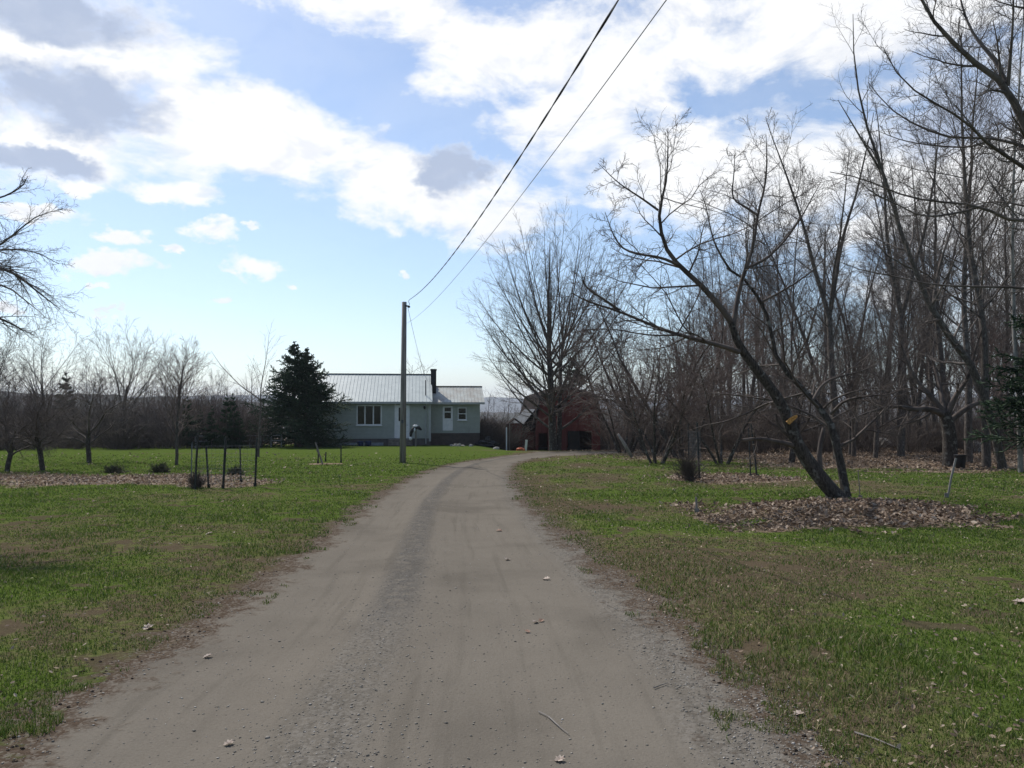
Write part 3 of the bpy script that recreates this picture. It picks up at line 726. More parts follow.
# ------------------------------------------------------------------ limbs surveyed from the photo
def chaikin(p, n=2):
    p = np.asarray(p, float)
    for _ in range(n):
        q = np.empty((2 * len(p), p.shape[1])); q[0] = p[0]; q[-1] = p[-1]
        q[1:-1:2] = p[:-1] * .75 + p[1:] * .25; q[2:-1:2] = p[:-1] * .25 + p[1:] * .75
        p = q
    return p
def resamp(p, n):
    L = np.concatenate([[0], np.cumsum(np.linalg.norm(np.diff(p[:, :3], axis=0), axis=1))]); t = np.linspace(0, L[-1], n)
    return np.stack([np.interp(t, L, p[:, k]) for k in range(p.shape[1])], -1)
def limb(pp, d0, d1, r0, r1, n=14, wig=0.0):
    """pp: list of (px,row); depth runs d0 -> d1; radius r0 -> r1 metres"""
    m = len(pp); ds = np.linspace(d0, d1, m)
    P = np.array([list(W(a, b, d)) + [r] for (a, b), d, r in zip(pp, ds, np.linspace(r0, r1, m))])
    P = resamp(chaikin(P), n)
    return P[None, :, :3], P[None, :, 3]
def surveyed_tree(name, base, limbs_, trunk_idx, dress, label, bm, tm, seed, tilt=None):
    rg = np.random.default_rng(seed)
    base = np.array(base, float); e = empty(name, base, 0, label, 'tree')
    tr = []; cr = []; src = []
    for i, (P, Rr, k) in enumerate(limbs_):
        P = P - base
        (tr if i in trunk_idx else cr).append(tubes(P, Rr, 10 if i in trunk_idx else 7))
        src.append((P, Rr, k))
    for P, Rr, k in src:
        if k <= 0: continue
        a, b, c_, up, ang = dress
        fn = .55 if name == 'overhanging_tree' and seed == 24 else 1.0
        l2 = grow_level(P, Rr, rg, k, a, ang, .22, .99, 6, .14 if fn == 1 else .07, up, .45, .25, .58, .0055 * fn, .45, .32)
        l3 = grow_level(*l2, rg, b, .36, .75, .15, 1.0, 4, .18, up, .55, .4, .35, .0036 * fn)
        l4 = grow_level(*l3, rg, c_, .42, .75, .2, 1.0, 3, .2, up, .6, .5, .3, .0026 * fn)
        cr += [tubes(*l2, 5), tubes(*l3, 4), tubes(*l4, 3)]
    t = merge(tr); c = merge(cr)
    link('trunk', mesh_np(name + '_trunk', t[0], [t[1]], M[bm], smooth=True), e)
    link('crown', mesh_np(name + '_crown', c[0], [c[1]], M[tm], smooth=True), e)
    return e
D0 = 16.3
L = []
def add(pp, d0, d1, r0, r1, k=8): 
    P, Rr = limb(pp, D0 + d0, D0 + d1, r0, r1); L.append((P, Rr, k))
add([(848, 512), (843, 503), (820, 478), (800, 450), (793, 435), (787, 415), (778, 398), (765, 380), (745, 355), (736, 340), (731, 322)], 0, -.3, .175, .066, 0)
add([(850, 512), (847, 500), (845, 488), (842, 470), (836, 443), (832, 426), (824, 412), (813, 400), (802, 388), (784, 370), (774, 354), (770, 322), (761, 302), (748, 281), (727, 268)], .1, 1.4, .105, .026, 14)
add([(731, 322), (720, 306), (700, 284), (678, 265), (665, 249), (658, 218), (662, 198), (667, 179), (668, 150), (668, 128)], -.3, -1.2, .07, .006, 15)
add([(678, 265), (661, 257), (627, 253), (614, 238), (605, 212)], -.7, -1.6, .035, .006, 14)
add([(658, 210), (640, 197), (619, 184), (598, 163)], -1.0, -1.6, .025, .005, 10)
add([(733, 326), (736, 306), (741, 280), (753, 251), (757, 215), (766, 184), (767, 155), (766, 135)], -.3, .6, .06, .007, 16)
add([(757, 215), (744, 206), (731, 199), (734, 175), (735, 150)], .2, .2, .03, .006, 9)
add([(747, 268), (767, 259), (784, 242), (800, 220), (812, 198), (822, 180)], .1, 1.0, .036, .006, 13)
add([(739, 352), (722, 346), (706, 342), (679, 335), (658, 328), (619, 311), (585, 301), (572, 293)], -.3, -1.8, .058, .010, 16)
add([(619, 310), (602, 298), (585, 288), (580, 270)], -1.3, -1.9, .03, .006, 6)
add([(679, 335), (650, 336), (610, 328), (580, 330)], -1.0, -2.2, .02, .005, 11)
add([(824, 408), (833, 399), (855, 391), (873, 388), (900, 388)], .6, .0, .03, .006, 12)
add([(831, 414), (844, 400), (864, 396), (890, 395), (905, 388)], .5, -.9, .034, .006, 12)
add([(813, 400), (822, 383), (840, 376), (864, 371), (880, 360)], .6, 1.5, .034, .006, 12)
add([(820, 470), (819, 455), (821, 440), (824, 428)], .1, .2, .06, .045, 0)
add([(795, 446), (785, 443), (773, 441), (760, 438), (742, 440)], -.1, -.7, .06, .03, 3)
add([(793, 440), (785, 433), (778, 427), (776, 414)], -.1, -.3, .035, .02, 2)
add([(731, 271), (722, 258), (712, 238), (706, 205), (700, 190)], 1.2, .6, .03, .006, 12)
add([(761, 302), (785, 290), (815, 270), (840, 240)], 1.0, 1.6, .03, .006, 12)
b = W(845, 503, D0)
ap = surveyed_tree('apple_tree', (b[0], b[1], Gp(b[0], b[1])), L, (0, 1), (.46, 10, 6, .012, .95), 'leaning dark apple tree with two trunks in the leaf bed, nearest tree on the right', 'apple_bark', 'twig_apple', 3)
M['cutwood'] = simple('fresh_split_wood', (.30, .14, .03), (.50, .27, .08), 30, .7)
c = W(792, 420, D0 - .36) - np.array(ap.location)
ang = R(-38); Mx = Matrix.Translation(Vector(c)) @ Matrix.Rotation(ang, 4, 'Y')
mb = MB()
v = [(-.14, -.03, -.04), (.17, -.035, -.02), (.20, -.03, .03), (.02, -.04, .07), (-.16, -.03, .05), (-.13, .08, -.04), (.14, .08, -.02), (.15, .08, .03), (.0, .08, .05), (-.14, .08, .04)]
v = [Mx @ Vector((q[0] * .72, q[1], q[2] * .95)) for q in v]
mb.add([tuple(q) for q in v], [(0, 1, 2, 3, 4), (9, 8, 7, 6, 5), (0, 5, 6, 1), (1, 6, 7, 2), (2, 7, 8, 3), (3, 8, 9, 4), (4, 9, 5, 0)])
tag(mb.build('broken_limb_scar', M['cutwood'], ap), 'orange freshly split wood where a limb tore off')

# tree whose boughs reach in from the right
L = []; D0 = 13.0
TX = 1120
add([(TX + 12, 520), (TX + 6, 440), (TX, 350), (TX - 2, 260), (TX - 12, 160), (TX - 20, 60), (TX - 10, -60), (TX, -180), (TX, -300)], 0, .4, .26, .06, 0)
add([(TX - 16, 250), (1060, 190), (1024, 125), (1006, 83), (980, 68), (949, 39), (933, 21), (918, -5), (900, -60)], 0, -.5, .085, .009, 18)
add([(1006, 83), (996, 60), (980, 44), (967, 23), (958, -10), (950, -60)], -.2, .6, .04, .007, 13)
add([(1008, 86), (1010, 60), (1012, 39), (1014, 0), (1010, -60)], -.2, -.8, .034, .007, 13)
add([(TX - 14, 230), (1060, 192), (1024, 167), (1006, 156), (980, 138), (967, 121), (941, 107), (902, 83), (884, 50)], 0, -1.5, .045, .006, 18)
add([(TX - 14, 200), (1060, 160), (1024, 146), (993, 137), (949, 139), (915, 125), (889, 109), (868, 82)], .2, 1.0, .04, .006, 18)
add([(990, 140), (970, 148), (935, 146), (902, 141), (876, 130)], .4, 1.5, .022, .005, 12)
add([(TX - 6, 260), (1060, 228), (1024, 219), (1001, 220), (983, 205), (936, 202), (902, 196), (863, 178), (830, 172)], 0, -.6, .04, .006, 18)
add([(983, 206), (954, 214), (923, 218), (894, 203), (868, 190)], -.2, -1.3, .022, .005, 12)
add([(TX - 4, 240), (1060, 212), (1024, 206), (995, 200), (960, 208)], .2, 1.6, .034, .006, 13)
add([(TX, 320), (1060, 296), (1024, 287), (980, 287), (928, 285), (894, 276), (863, 271), (840, 262)], .1, .9, .032, .005, 15)
add([(TX - 12, 160), (1070, 90), (1040, 30), (1020, -30), (1000, -90)], 0, .8, .10, .02, 12)
b = W(TX + 12, 500, D0)
surveyed_tree('overhanging_tree', (b[0], b[1], Gp(b[0], b[1])), L, (0,), (.22, 9, 5, .05, .72), 'bare tree outside the right edge whose long boughs reach into the upper right', 'bark', 'twig', 21)

# leaning tall tree in the right woods
L = []; D0 = 29.0
add([(1003, 470), (997, 440), (985, 400), (970, 360), (949, 336), (933, 315), (923, 287), (910, 258), (897, 222), (889, 188), (873, 146), (860, 104), (853, 52), (853, 14)], 0, -1, .17, .010, 22)
add([(933, 315), (936, 280), (944, 250), (952, 228), (956, 205)], 0, .4, .08, .012, 6)
add([(886, 180), (868, 150), (850, 120), (838, 100)], -.4, -1.4, .05, .01, 8)
b = W(1002, 462, D0)
surveyed_tree('leaning_tree', (b[0], b[1], Gp(b[0], b[1])), L, (0,), (.16, 8, 5, .06, .7), 'tall slender bare tree leaning left across the right woods', 'bark', 'twig', 22)

# thick low apple tree at far right
L = []; D0 = 30.5
add([(950, 474), (950, 462), (950, 440), (948, 425), (944, 412)], 0, 0, .31, .22, 0)
add([(946, 416), (930, 408), (912, 410), (895, 405), (868, 412), (850, 420)], 0, -1.2, .15, .02, 10)
add([(945, 414), (930, 395), (915, 380), (902, 350), (895, 320)], 0, .6, .13, .015, 12)
add([(947, 416), (955, 396), (968, 380), (975, 350), (985, 320)], 0, -.5, .13, .015, 12)
add([(949, 422), (970, 405), (990, 400), (1015, 412), (1040, 420)], 0, 1.0, .13, .02, 10)
add([(944, 410), (940, 385), (932, 360), (935, 330)], 0, 1.6, .10, .012, 10)
add([(936, 410), (920, 420), (900, 425), (885, 432)], 0, -1.6, .06, .012, 7)
b = W(950, 466, D0)
surveyed_tree('apple_tree', (b[0], b[1], Gp(b[0], b[1])), L, (0,), (.36, 8, 5, .03, .85), 'old apple tree with a thick short dark trunk far back on the right', 'apple_bark', 'twig_apple', 23)

# tree outside the left edge
L = []; D0 = 11.0
add([(-130, 560), (-128, 470), (-125, 380), (-118, 300), (-105, 240), (-110, 160), (-120, 60)], 0, 0, .20, .05, 0)
add([(-118, 300), (-60, 262), (0, 266), (20, 277), (39, 293), (60, 309)], 0, -.4, .035, .005, 24)
add([(-112, 280), (-50, 256), (-10, 252), (16, 233), (36, 215), (63, 209)], 0, .5, .025, .004, 18)
add([(-60, 258), (0, 249), (33, 250), (59, 264)], .2, .9, .02, .004, 18)
add([(-122, 350), (-60, 318), (0, 316), (16, 327), (34, 335)], 0, .2, .032, .005, 18)
add([(-105, 240), (-40, 205), (0, 199), (23, 187), (28, 176)], 0, -.5, .022, .004, 14)
add([(-120, 340), (-60, 300), (0, 280), (25, 300), (40, 312)], 0, -.9, .022, .004, 20)
b = W(-130, 545, D0)
surveyed_tree('overhanging_tree', (b[0], b[1], Gp(b[0], b[1])), L, (0,), (.34, 9, 5, -.035, .5), 'bare tree outside the left edge with fine drooping twigs reaching in', 'bark', 'twig', 24)

# ------------------------------------------------------------------ house
def siding(name, col, pitch=.12):
    m, nt, b = newmat(name, .6, .3)
    co = coordn(nt); n = noise(nt, 3, 4, .6, co)
    nt.links.new(mix(nt, smooth_(nt, n, .3, .7), col, tuple(c * .88 for c in col)), b.inputs['Base Color'])
    sx = nd(nt, 'ShaderNodeSeparateXYZ'); nt.links.new(co, sx.inputs[0])
    f = math_(nt, 'FRACT', math_(nt, 'DIVIDE', sx.outputs[2], pitch))
    bump(nt, b, f, 1.0, .03); return m
M['siding'] = siding('pale_green_siding', (.40, .435, .42))
M['found'] = simple('foundation', (.085, .078, .075), (.12, .11, .105), 3)
M['found_pale'] = simple('pale_foundation', (.20, .23, .26), (.26, .29, .31), 3)
M['found_brown'] = simple('brown_skirting', (.060, .048, .044), (.085, .068, .060), 3)
M['white'] = simple('white_paint', (.62, .64, .66), (.70, .71, .72), 4, .5)
M['glass'] = simple('window_glass', (.012, .014, .018), (.02, .022, .028), 1, .08, .5)
M['roof'] = simple('pale_green_metal_roof', (.36, .40, .385), (.42, .46, .44), 1.5, .42, .5)
M['roof2'] = simple('weathered_metal_roof', (.38, .40, .37), (.30, .285, .25), 1.2, .5, .4)
M['trim'] = simple('grey_trim', (.33, .35, .35), (.40, .41, .41), 3)
M['black'] = simple('black_metal', (.012, .012, .013), (.022, .022, .024), 5, .6)
M['greywood'] = simple('weathered_wood', (.14, .125, .11), (.22, .20, .18), 6, .9, .2, .003, (1, 1, .15))
hx, hy = at(431, 65)
HZ = 1.6 - (445 - 408) * 65 / F + .02
house = empty('house', (hx, hy, HZ), R(7), 'low pale green house with ribbed metal roof at the end of the left lawn', 'house')
Wd, Dep, EH, RH = 11.0, 8.4, 3.62, 6.12
MB().box(-Wd, 0, 0, Dep, .55, EH).build('wall', M['siding'], house)
MB().box(-Wd + .03, -.03, .03, Dep - .03, -.6, .55).build('foundation', M['found'], house)
MB().box(-Wd, -4.0, -.04, .02, -.1, .22).build('skirting_board', M['found_pale'], house)
g = MB().prismx([(0, EH), (Dep, EH), (Dep / 2, RH - .12)], -Wd, 0); g.build('gable', M['siding'], house)
def roof_obj(x0, x1, y0, yr, z0, zr, yb, mat, th=.09, rib=.3):
    mb = MB(); mb.prismx([(y0, z0), (y0, z0 + th), (yr, zr + th), (yb, z0 + th), (yb, z0), (yr, zr)], x0, x1)
    r = mb.build('roof', mat, house)
    rb = MB(); x = x0 + .08; sl = math.atan2(zr - z0, yr - y0); Ls = math.hypot(zr - z0, yr - y0)
    while x < x1:
        Mm = Matrix.Translation((x, y0, z0 + th)) @ Matrix.Rotation(sl, 4, 'X'); rb.box(-.018, .018, 0, Ls, -.01, .028, Mm); x += rib
    rb.build('standing_seams', mat, r)
    MB().box(x0 - .01, x1 + .01, yr - .14, yr + .14, zr + th - .04, zr + th + .035).build('ridge_cap', M['found_brown'], r)
    return r
rf = roof_obj(-Wd - .3, .12, -.42, Dep / 2, EH - .03, RH, Dep + .42, M['roof'])
MB().box(-Wd - .3, .12, -.52, -.423, EH - .12, EH + .04).build('gutter', M['trim'], rf)
MB().tube([(-.45, .6, 4.0), (-.45, .6, 5.55)], .04, 8).build('vent_pipe', M['black'], rf)
# triple window
def window(x0, x1, z0, z1, n, yf=0.0, fr=.09, sill=True, split=False):
    mb = MB()
    mb.box(x0, x0 + fr, yf - .07, yf + .02, z0, z1).box(x1 - fr, x1, yf - .07, yf + .02, z0, z1)
    mb.box(x0 + fr, x1 - fr, yf - .07, yf + .02, z0, z0 + fr).box(x0 + fr, x1 - fr, yf - .07, yf + .02, z1 - fr, z1)
    for i in range(1, n):
        xc = x0 + (x1 - x0) * i / n; mb.box(xc - fr * .55, xc + fr * .55, yf - .065, yf + .02, z0 + fr, z1 - fr)
    if split: zc = (z0 + z1) / 2; mb.box(x0 + fr, x1 - fr, yf - .06, yf + .02, zc - .03, zc + .03)
    w = mb.build('window', M['white'], house)
    MB().box(x0 + fr * .5, x1 - fr * .5, yf - .022, yf - .008, z0 + fr * .5, z1 - fr * .5).build('pane', M['glass'], w)
    if sill: MB().box(x0 - .06, x1 + .06, yf - .13, yf - .002, z0 - .07, z0 - .002).build('sill', M['white'], w)
    return w
m2 = 65 / F
def hz(row, d=65): return 1.6 + (408 - row) * d / F - HZ
tag(window((358 - 431) * m2, (382.5 - 431) * m2, hz(425), hz(405), 3), 'wide white window with three dark casements')
# front door
dx0, dx1 = (396.5 - 431) * m2, (408.5 - 431) * m2
d_ = MB().box(dx0, dx1, -.05, .02, hz(438), hz(405)).build('door', M['white'], house)
MB().box(dx0 + .22, dx1 - .2, -.062, -.052, hz(421), hz(407.5)).build('door_window', M['glass'], d_)
MB().tube([(dx1 - .1, -.05, 1.7), (dx1 - .1, -.12, 1.7)], .03, 8).build('handle', M['black'], d_)
MB().box(dx0 - .12, dx0 - .003, -.07, .02, .6, hz(404)).box(dx1 + .003, dx1 + .12, -.07, .02, .6, hz(404)).build('door_frame', M['white'], d_)
st = MB(); x0, x1 = (389.5 - 431) * m2, (413 - 431) * m2
st.box(x0, x1, -1.2, -.06, .44, .52); st.box(x0 + .02, x1 - .02, -1.15, -.07, -.2, .435); st.box(x0, x1, -1.5, -1.203, .24, .30); st.box(x0 + .02, x1 - .02, -1.48, -1.21, -.2, .235)
st.box(x0, x1, -1.8, -1.503, .05, .10)
st.build('steps', M['greywood'], house)
MB().box(-.16, .006, -.012, -.002, .3, EH - .13).build('corner_board', M['trim'], house)
MB().tube([(-.42, -.10, .1), (-.42, -.10, EH - .5), (-.42, -.45, EH - .12)], .045, 8).build('downspout', M['trim'], house)
MB().lump((-.55, -.14, hz(407.5)), (.09, .12, .14), 2, .05).build('wall_lamp', M['black'], house, True)
MB().box(.02, .50, 2.4, 3.1, .2, hz(371.0, 68.5)).box(-.02, .54, 2.36, 3.14, hz(371.0, 68.5) + .002, hz(370.2, 68.5) + .06).build('chimney', M['black'], house)
# wing
WX, WY = 4.3, 1.3
MB().box(.003, WX, WY, 6.2, .95, EH).build('wing_wall', M['siding'], house)
MB().box(.003, WX - .02, WY + .02, 6.18, -.9, .95).build('wing_foundation', M['found_brown'], house)
MB().prismx([(WY, EH), (6.2, EH), (3.75, 4.85)], .003, WX).build('wing_gable', M['siding'], house)
r2 = roof_obj(.13, WX + .38, WY - .45, 3.75, EH - .06, 5.02, 6.65, M['roof2'])
MB().box(.13, WX + .38, WY - .54, WY - .453, EH - .16, EH + .02).build('gutter', M['trim'], r2)
wd = (66.3) / F
ax0, ax1 = (443 - 431) * wd, (453 - 431) * wd
d_ = MB().box(ax0, ax1, WY - .05, WY + .02, hz(431), hz(406)).build('storm_door', M['white'], house)
q = MB().box(ax0 + .16, ax1 - .16, WY - .062, WY - .052, hz(411.5), hz(407.6)).box(ax0 + .16, ax1 - .16, WY - .062, WY - .052, hz(418.5), hz(412.6)).build('door_window', M['glass'], d_)
MB().tube([(ax1 - .08, WY - .05, hz(421)), (ax1 - .08, WY - .11, hz(421))], .025, 8).build('handle', M['black'], d_)
tag(window((458 - 431) * wd, (466.8 - 431) * wd, hz(420.3), hz(407.5), 1, WY, .07, True, True), 'small white double hung window beside the storm door')

def gpost(name, px, row, h, r, mat, label, cat, group=None, d=None, lean=(0, 0), k=6, ft=None):
    d = d or Dp(row); x, y = at(px, d); z = Gp(x, y)
    mb = MB().tube([(0, 0, -.15), (lean[0], lean[1], h)], r, k)
    o = mb.build(name, mat); o.location = (x, y, z); return tag(o, label, cat, group)

# post with draped black and white cloth by the steps
x, y = at(416, 62.8); z = Gp(x, y)
o = MB().box(-.06, .06, -.05, .05, -.2, 1.42).build('railing_post', M['greywood']); o.location = (x, y, z); tag(o, 'short wooden post at the foot of the front steps', 'post')
e = empty('draped_cloth', (x, y, z), 0, 'black cloth with white patches slung over the post by the steps', 'cloth')
mb = MB(); mb.tube([(-.42, -.1, .78), (-.40, -.1, 1.05), (-.25, -.1, 1.38), (0, -.09, 1.55), (.25, -.1, 1.53), (.48, -.1, 1.34)], [.08, .13, .14, .15, .15, .07], 8)
mb.build('black_part', M['black'], e, True)
MB().lump((-.02, -.13, 1.66), (.22, .12, .11), 3, .12).lump((-.42, -.12, .64), (.15, .09, .15), 4, .15).lump((-.07, -.25, 1.35), (.07, .05, .16), 5, .15).build('white_part', M['white'], e, True)
# blue bins by the skirting
M['blue'] = simple('dark_blue_plastic', (.03, .045, .11), (.04, .06, .14), 5, .5)
for px, lab in ((360.5, 'small dark blue tub against the house foundation, the left of two'), (368.5, 'small dark blue tub against the house foundation, the right of two')):
    x, y = at(px, 62.6 if px < 365 else 63.0)
    mb = MB(); prof = [(.10, 0), (.22, .0), (.27, .36), (.29, .38)]
    mb.tube([(0, 0, 0), (0, 0, .2), (0, 0, .36), (0, 0, .40)], [.21, .25, .28, .30], 14)
    o = mb.build('tub', M['blue'], None, True); o.location = (x, y, Gp(x, y)); tag(o, lab, 'tub', 'tubs by the house')
# rubble by the wing
M['stone'] = simple('pale_stone', (.22, .21, .19), (.38, .36, .33), 5, .9, .2, .01)
rk = random.Random(4)
for i, (px, w, h, lab) in enumerate(((452, .30, .20, 'pale low stone leftmost of the row by the wing'), (456, .42, .28, 'largest pale stone of the heap under the storm door'), (459.5, .30, .32, 'tall pale stone right of the largest in the heap'),
                                     (463, .3, .18, 'flat pale stone right of the heap by the wing'), (471, .32, .24, 'lone pale stone near the wing corner'), (496, .5, .22, 'broad grey stone on the grass between house and red shed'))):
    d = 62.5 + .3 * (i % 2); x, y = at(px, d)
    o = MB().lump((0, 0, h * .2), (w * .6, w * .45, h * .6), 10 + i, .22, 9).build('stone', M['stone']); o.location = (x, y, Gp(x, y)); tag(o, lab, 'stone', 'stones by the house wing')
x, y = at(487, 66); e = MB().lump((0, 0, .15), (1.05, .6, .38), 31, .25, 12).lump((.1, 0, .55), (.3, .3, .35), 32, .2).build('tarp_heap', M['black']); e.location = (x, y, Gp(x, y)); tag(e, 'black tarpaulin heap on the grass right of the house wing', 'heap')

# ------------------------------------------------------------------ barn
def boards(name, c1, c2, pitch=.22):
    m, nt, b = newmat(name, .85, .2)
    co = coordn(nt); sx = nd(nt, 'ShaderNodeSeparateXYZ'); nt.links.new(co, sx.inputs[0])
    u = math_(nt, 'DIVIDE', math_(nt, 'ADD', sx.outputs[0], sx.outputs[1]), pitch)
    wn = nd(nt, 'ShaderNodeTexWhiteNoise', noise_dimensions='1D'); nt.links.new(math_(nt, 'FLOOR', u), wn.inputs['W'])
    n = noise(nt, 2.5, 5, .65, coordn(nt, (1, 1, .3)))
    f = math_(nt, 'ADD', math_(nt, 'MULTIPLY', wn.outputs['Value'], .4), math_(nt, 'MULTIPLY', n, .6))
    nt.links.new(mix(nt, f, c1, c2), b.inputs['Base Color'])
    bump(nt, b, smooth_(nt, math_(nt, 'ABSOLUTE', math_(nt, 'SUBTRACT', math_(nt, 'FRACT', u), .5)), .5, .42), .8, .02)
    return m
M['red'] = boards('red_barn_boards', (.085, .021, .018), (.155, .041, .034))
M['shingle'] = simple('dark_shingles', (.030, .026, .025), (.055, .047, .044), 4, 1.0, .0)
M['greymetal'] = simple('grey_metal_roof', (.05, .055, .062), (.08, .086, .095), 2, .8, .2)
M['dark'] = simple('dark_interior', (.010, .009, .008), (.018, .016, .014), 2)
BD = 72.0; ms = BD / F
bx, by = at(568, BD); BZ = 1.6 - 43.5 * ms
barn = empty('barn', (bx, by, BZ), R(9), 'weathered red gambrel roofed barn behind the big bare maple', 'barn')
hw = 3.15; eH, bH, pH = 2.25, 5.15, 6.0; bw = 2.55
def gam(y0, y1, name, mat, openings=()):
    # front wall made from strips round the openings
    mb = MB()
    xs = [-hw] + [v for o in openings for v in (o[0], o[1])] + [hw]
    k = 0
    for i in range(len(xs) - 1):
        z0 = 0 if i % 2 == 0 else openings[i // 2][2]
        mb.box(xs[i], xs[i + 1], y0, y1, z0 if i % 2 else -1.0, eH)
    mb.prism([(-hw, eH + .001), (hw, eH + .001), (bw, bH), (0, pH), (-bw, bH)], y0, y1)
    return mb.build(name, mat, barn)
gam(0, .12, 'front_wall', M['red'], ((-2.85, -1.95, 1.75), (-.1, 2.3, 1.95)))
MB().box(-hw, hw, 8.0, 8.12, -1, eH).prism([(-hw, eH), (hw, eH), (bw, bH), (0, pH), (-bw, bH)], 8.0, 8.12).build('back_wall', M['red'], barn)
MB().box(-hw, -hw + .12, .123, 7.997, -1, eH).build('side_wall', M['red'], barn); MB().box(hw - .12, hw, .123, 7.997, -1, eH).build('side_wall', M['red'], barn)
MB().box(-hw + .12, hw - .12, .2, 7.9, -.3, .03).build('barn_floor', M['dark'], barn)
MB().box(-hw + .13, hw - .13, .14, 7.9, eH - .02, eH + .05).build('loft_floor', M['greywood'], barn)
rp = [(-hw - .42, eH - .28), (-bw - .08, bH + .06), (0, pH + .10), (bw + .08, bH + .06), (hw + .42, eH - .28)]
th = .12; up_ = [(-hw - .50, eH - .20), (-bw - .16, bH + .16), (0, pH + .24), (bw + .16, bH + .16), (hw + .50, eH - .20)]
MB().prism(rp + up_[::-1], -.35, 8.4).build('roof', M['shingle'], barn)
MB().box(.0, 1.1, -.07, -.004, 0, 1.93).build('sliding_door', M['dark'], barn)
# lean-to at the left side of the barn
MB().box(-hw - 1.5, -hw - .003, .6, .7, -1, 1.9).box(-hw - 1.5, -hw - 1.4, .703, 6, -1, 1.9).build('lean_to_wall', M['red'], barn)
MB().prism([(-hw - 1.75, 1.75), (-hw - 1.75, 1.83), (-hw + .05, 4.0), (-hw + .05, 3.9)], .3, 6.2).build('lean_to_roof', M['greymetal'], barn)
# small red shed
x, y = at(515, 70); e = empty('shed', (x, y, 1.6 - 40 * 70 / F), R(4), 'narrow red wooden shed left of the barn, beside a white post', 'shed')
MB().box(-.66, .66, 0, 2.0, -.6, 2.25).build('wall', M['red'], e)
MB().prism([(-.85, 2.05), (-.85, 2.12), (.0, 2.75), (.85, 2.12), (.85, 2.05), (0, 2.66)], -.2, 2.2).build('roof', M['shingle'], e)
MB().box(-.35, .35, -.04, -.003, -.3, 1.75).build('door', M['red'], e)
o = gpost('white_post', 506.5, 450, 2.0, .06, M['white'], 'slim white post standing left of the narrow red shed', 'post', d=66)
o = gpost('shed_post', 509.5, 450, 2.4, .05, M['greywood'], 'thin brown pole between the white post and the red shed', 'post', d=67)
M['orange'] = simple('orange_plastic', (.45, .09, .03), (.55, .14, .05), 6, .6)
x, y = at(520, 58); e = empty('toy_cart', (x, y, Gp(x, y)), 0, 'small orange plastic heap lying before the barn near the leaning board', 'toy')
MB().lump((0, 0, .12), (.32, .2, .14), 41, .25, 10).build('body', M['orange'], e); MB().lump((.28, -.05, .10), (.14, .12, .10), 42, .2, 8).build('front', M['orange'], e)
x, y = at(525.5, 60); o = MB().box(-.09, .09, -.02, .02, -.1, .9).build('board', M['white']); o.location = (x, y, Gp(x, y)); o.rotation_euler = (R(8), R(5), 0); tag(o, 'pale upright board leaning before the barn beside the orange heap', 'board')

# ------------------------------------------------------------------ utility pole and wires
M['pole'] = simple('weathered_pole', (.13, .118, .108), (.25, .232, .215), 9, .9, .2, .006, (1, 1, .08))
x, y = at(403, Dp(463)); PZ = Gp(x, y)
pole = empty('utility_pole', (x, y, PZ), 0, 'tall weathered wooden utility pole at the edge of the left lawn', 'utility pole')
top = W(404.3, 302, y); H = top[2] - PZ
MB().tube([(0, 0, -.3), (.02, 0, H * .5), (top[0] - x, 0, H)], [.145, .125, .105], 14).build('shaft', M['pole'], pole, True)
MB().tube([(top[0] - x + .06, -.06, H - .18), (top[0] - x + .22, -.08, H - .2)], .035, 8).lump((top[0] - x + .22, -.08, H - .22), .055, 2, .05).build('insulator', M['black'], pole, True)
MB().tube([(top[0] - x - .02, -.115, H - .1), (.02, -.14, H * .5), (0.02, -.155, .05)], .012, 5).build('ground_wire', M['greywood'], pole)
MB().box(-.05, .05, -.17, -.14, 1.75, 1.9).build('number_plate', M['greymetal'], pole)
M['cable'] = simple('black_cable', (.015, .015, .016), (.03, .03, .03), 5, .6)
def wirecurve(fx, fh, y0, y1, n=60):
    ys = np.linspace(y0, y1, n); return np.stack([fx(ys), ys, EYE + fh(ys)], -1)
A = np.array([top[0] + .2, y]); 
pts = wirecurve(lambda q: -5 + .2148 * (34.7 - q) + .28 * sstep(31, 34.7, q), lambda q: 3.60 + .0029 * (q - 14) ** 2 - .12 * sstep(30, 34.7, q) , -16, 34.6)
ph = np.arange(len(pts)) * 1.0
tw = MB(); big = resamp(pts, 700); ph = np.linspace(0, 210, 700)
for o_ in (0, math.pi):
    q = big.copy(); q[:, 0] += np.cos(ph + o_) * .0065; q[:, 2] += np.sin(ph + o_) * .0065
    tw.tube(q, .0072, 5)
tag(tw.build('power_cable', M['cable']), 'thick twisted black cable swooping from the pole top over the driveway', 'cable', 'overhead wires')
pts = wirecurve(lambda q: -4.85 + .208 * (34.7 - q), lambda q: 3.02 + .0018 * (q - 13) ** 2, -16, 34.6)
tag(MB().tube(pts, .0045, 5).build('telephone_wire', M['cable']), 'thin wire hanging right of and below the thick twisted cable', 'wire', 'overhead wires')
a_ = np.array([top[0] + .15, y, top[2] - .2]); b_ = np.array([hx - .6, hy + 3.0, HZ + RH - .6])
t = np.linspace(0, 1, 20)[:, None]; pts = a_ * (1 - t) + b_ * t; pts[:, 2] -= (4 * t * (1 - t))[:, 0] * .45
tag(MB().tube(pts, .009, 5).build('service_wire', M['cable']), 'faint service wire running down from the pole to the house roof', 'wire', 'overhead wires')

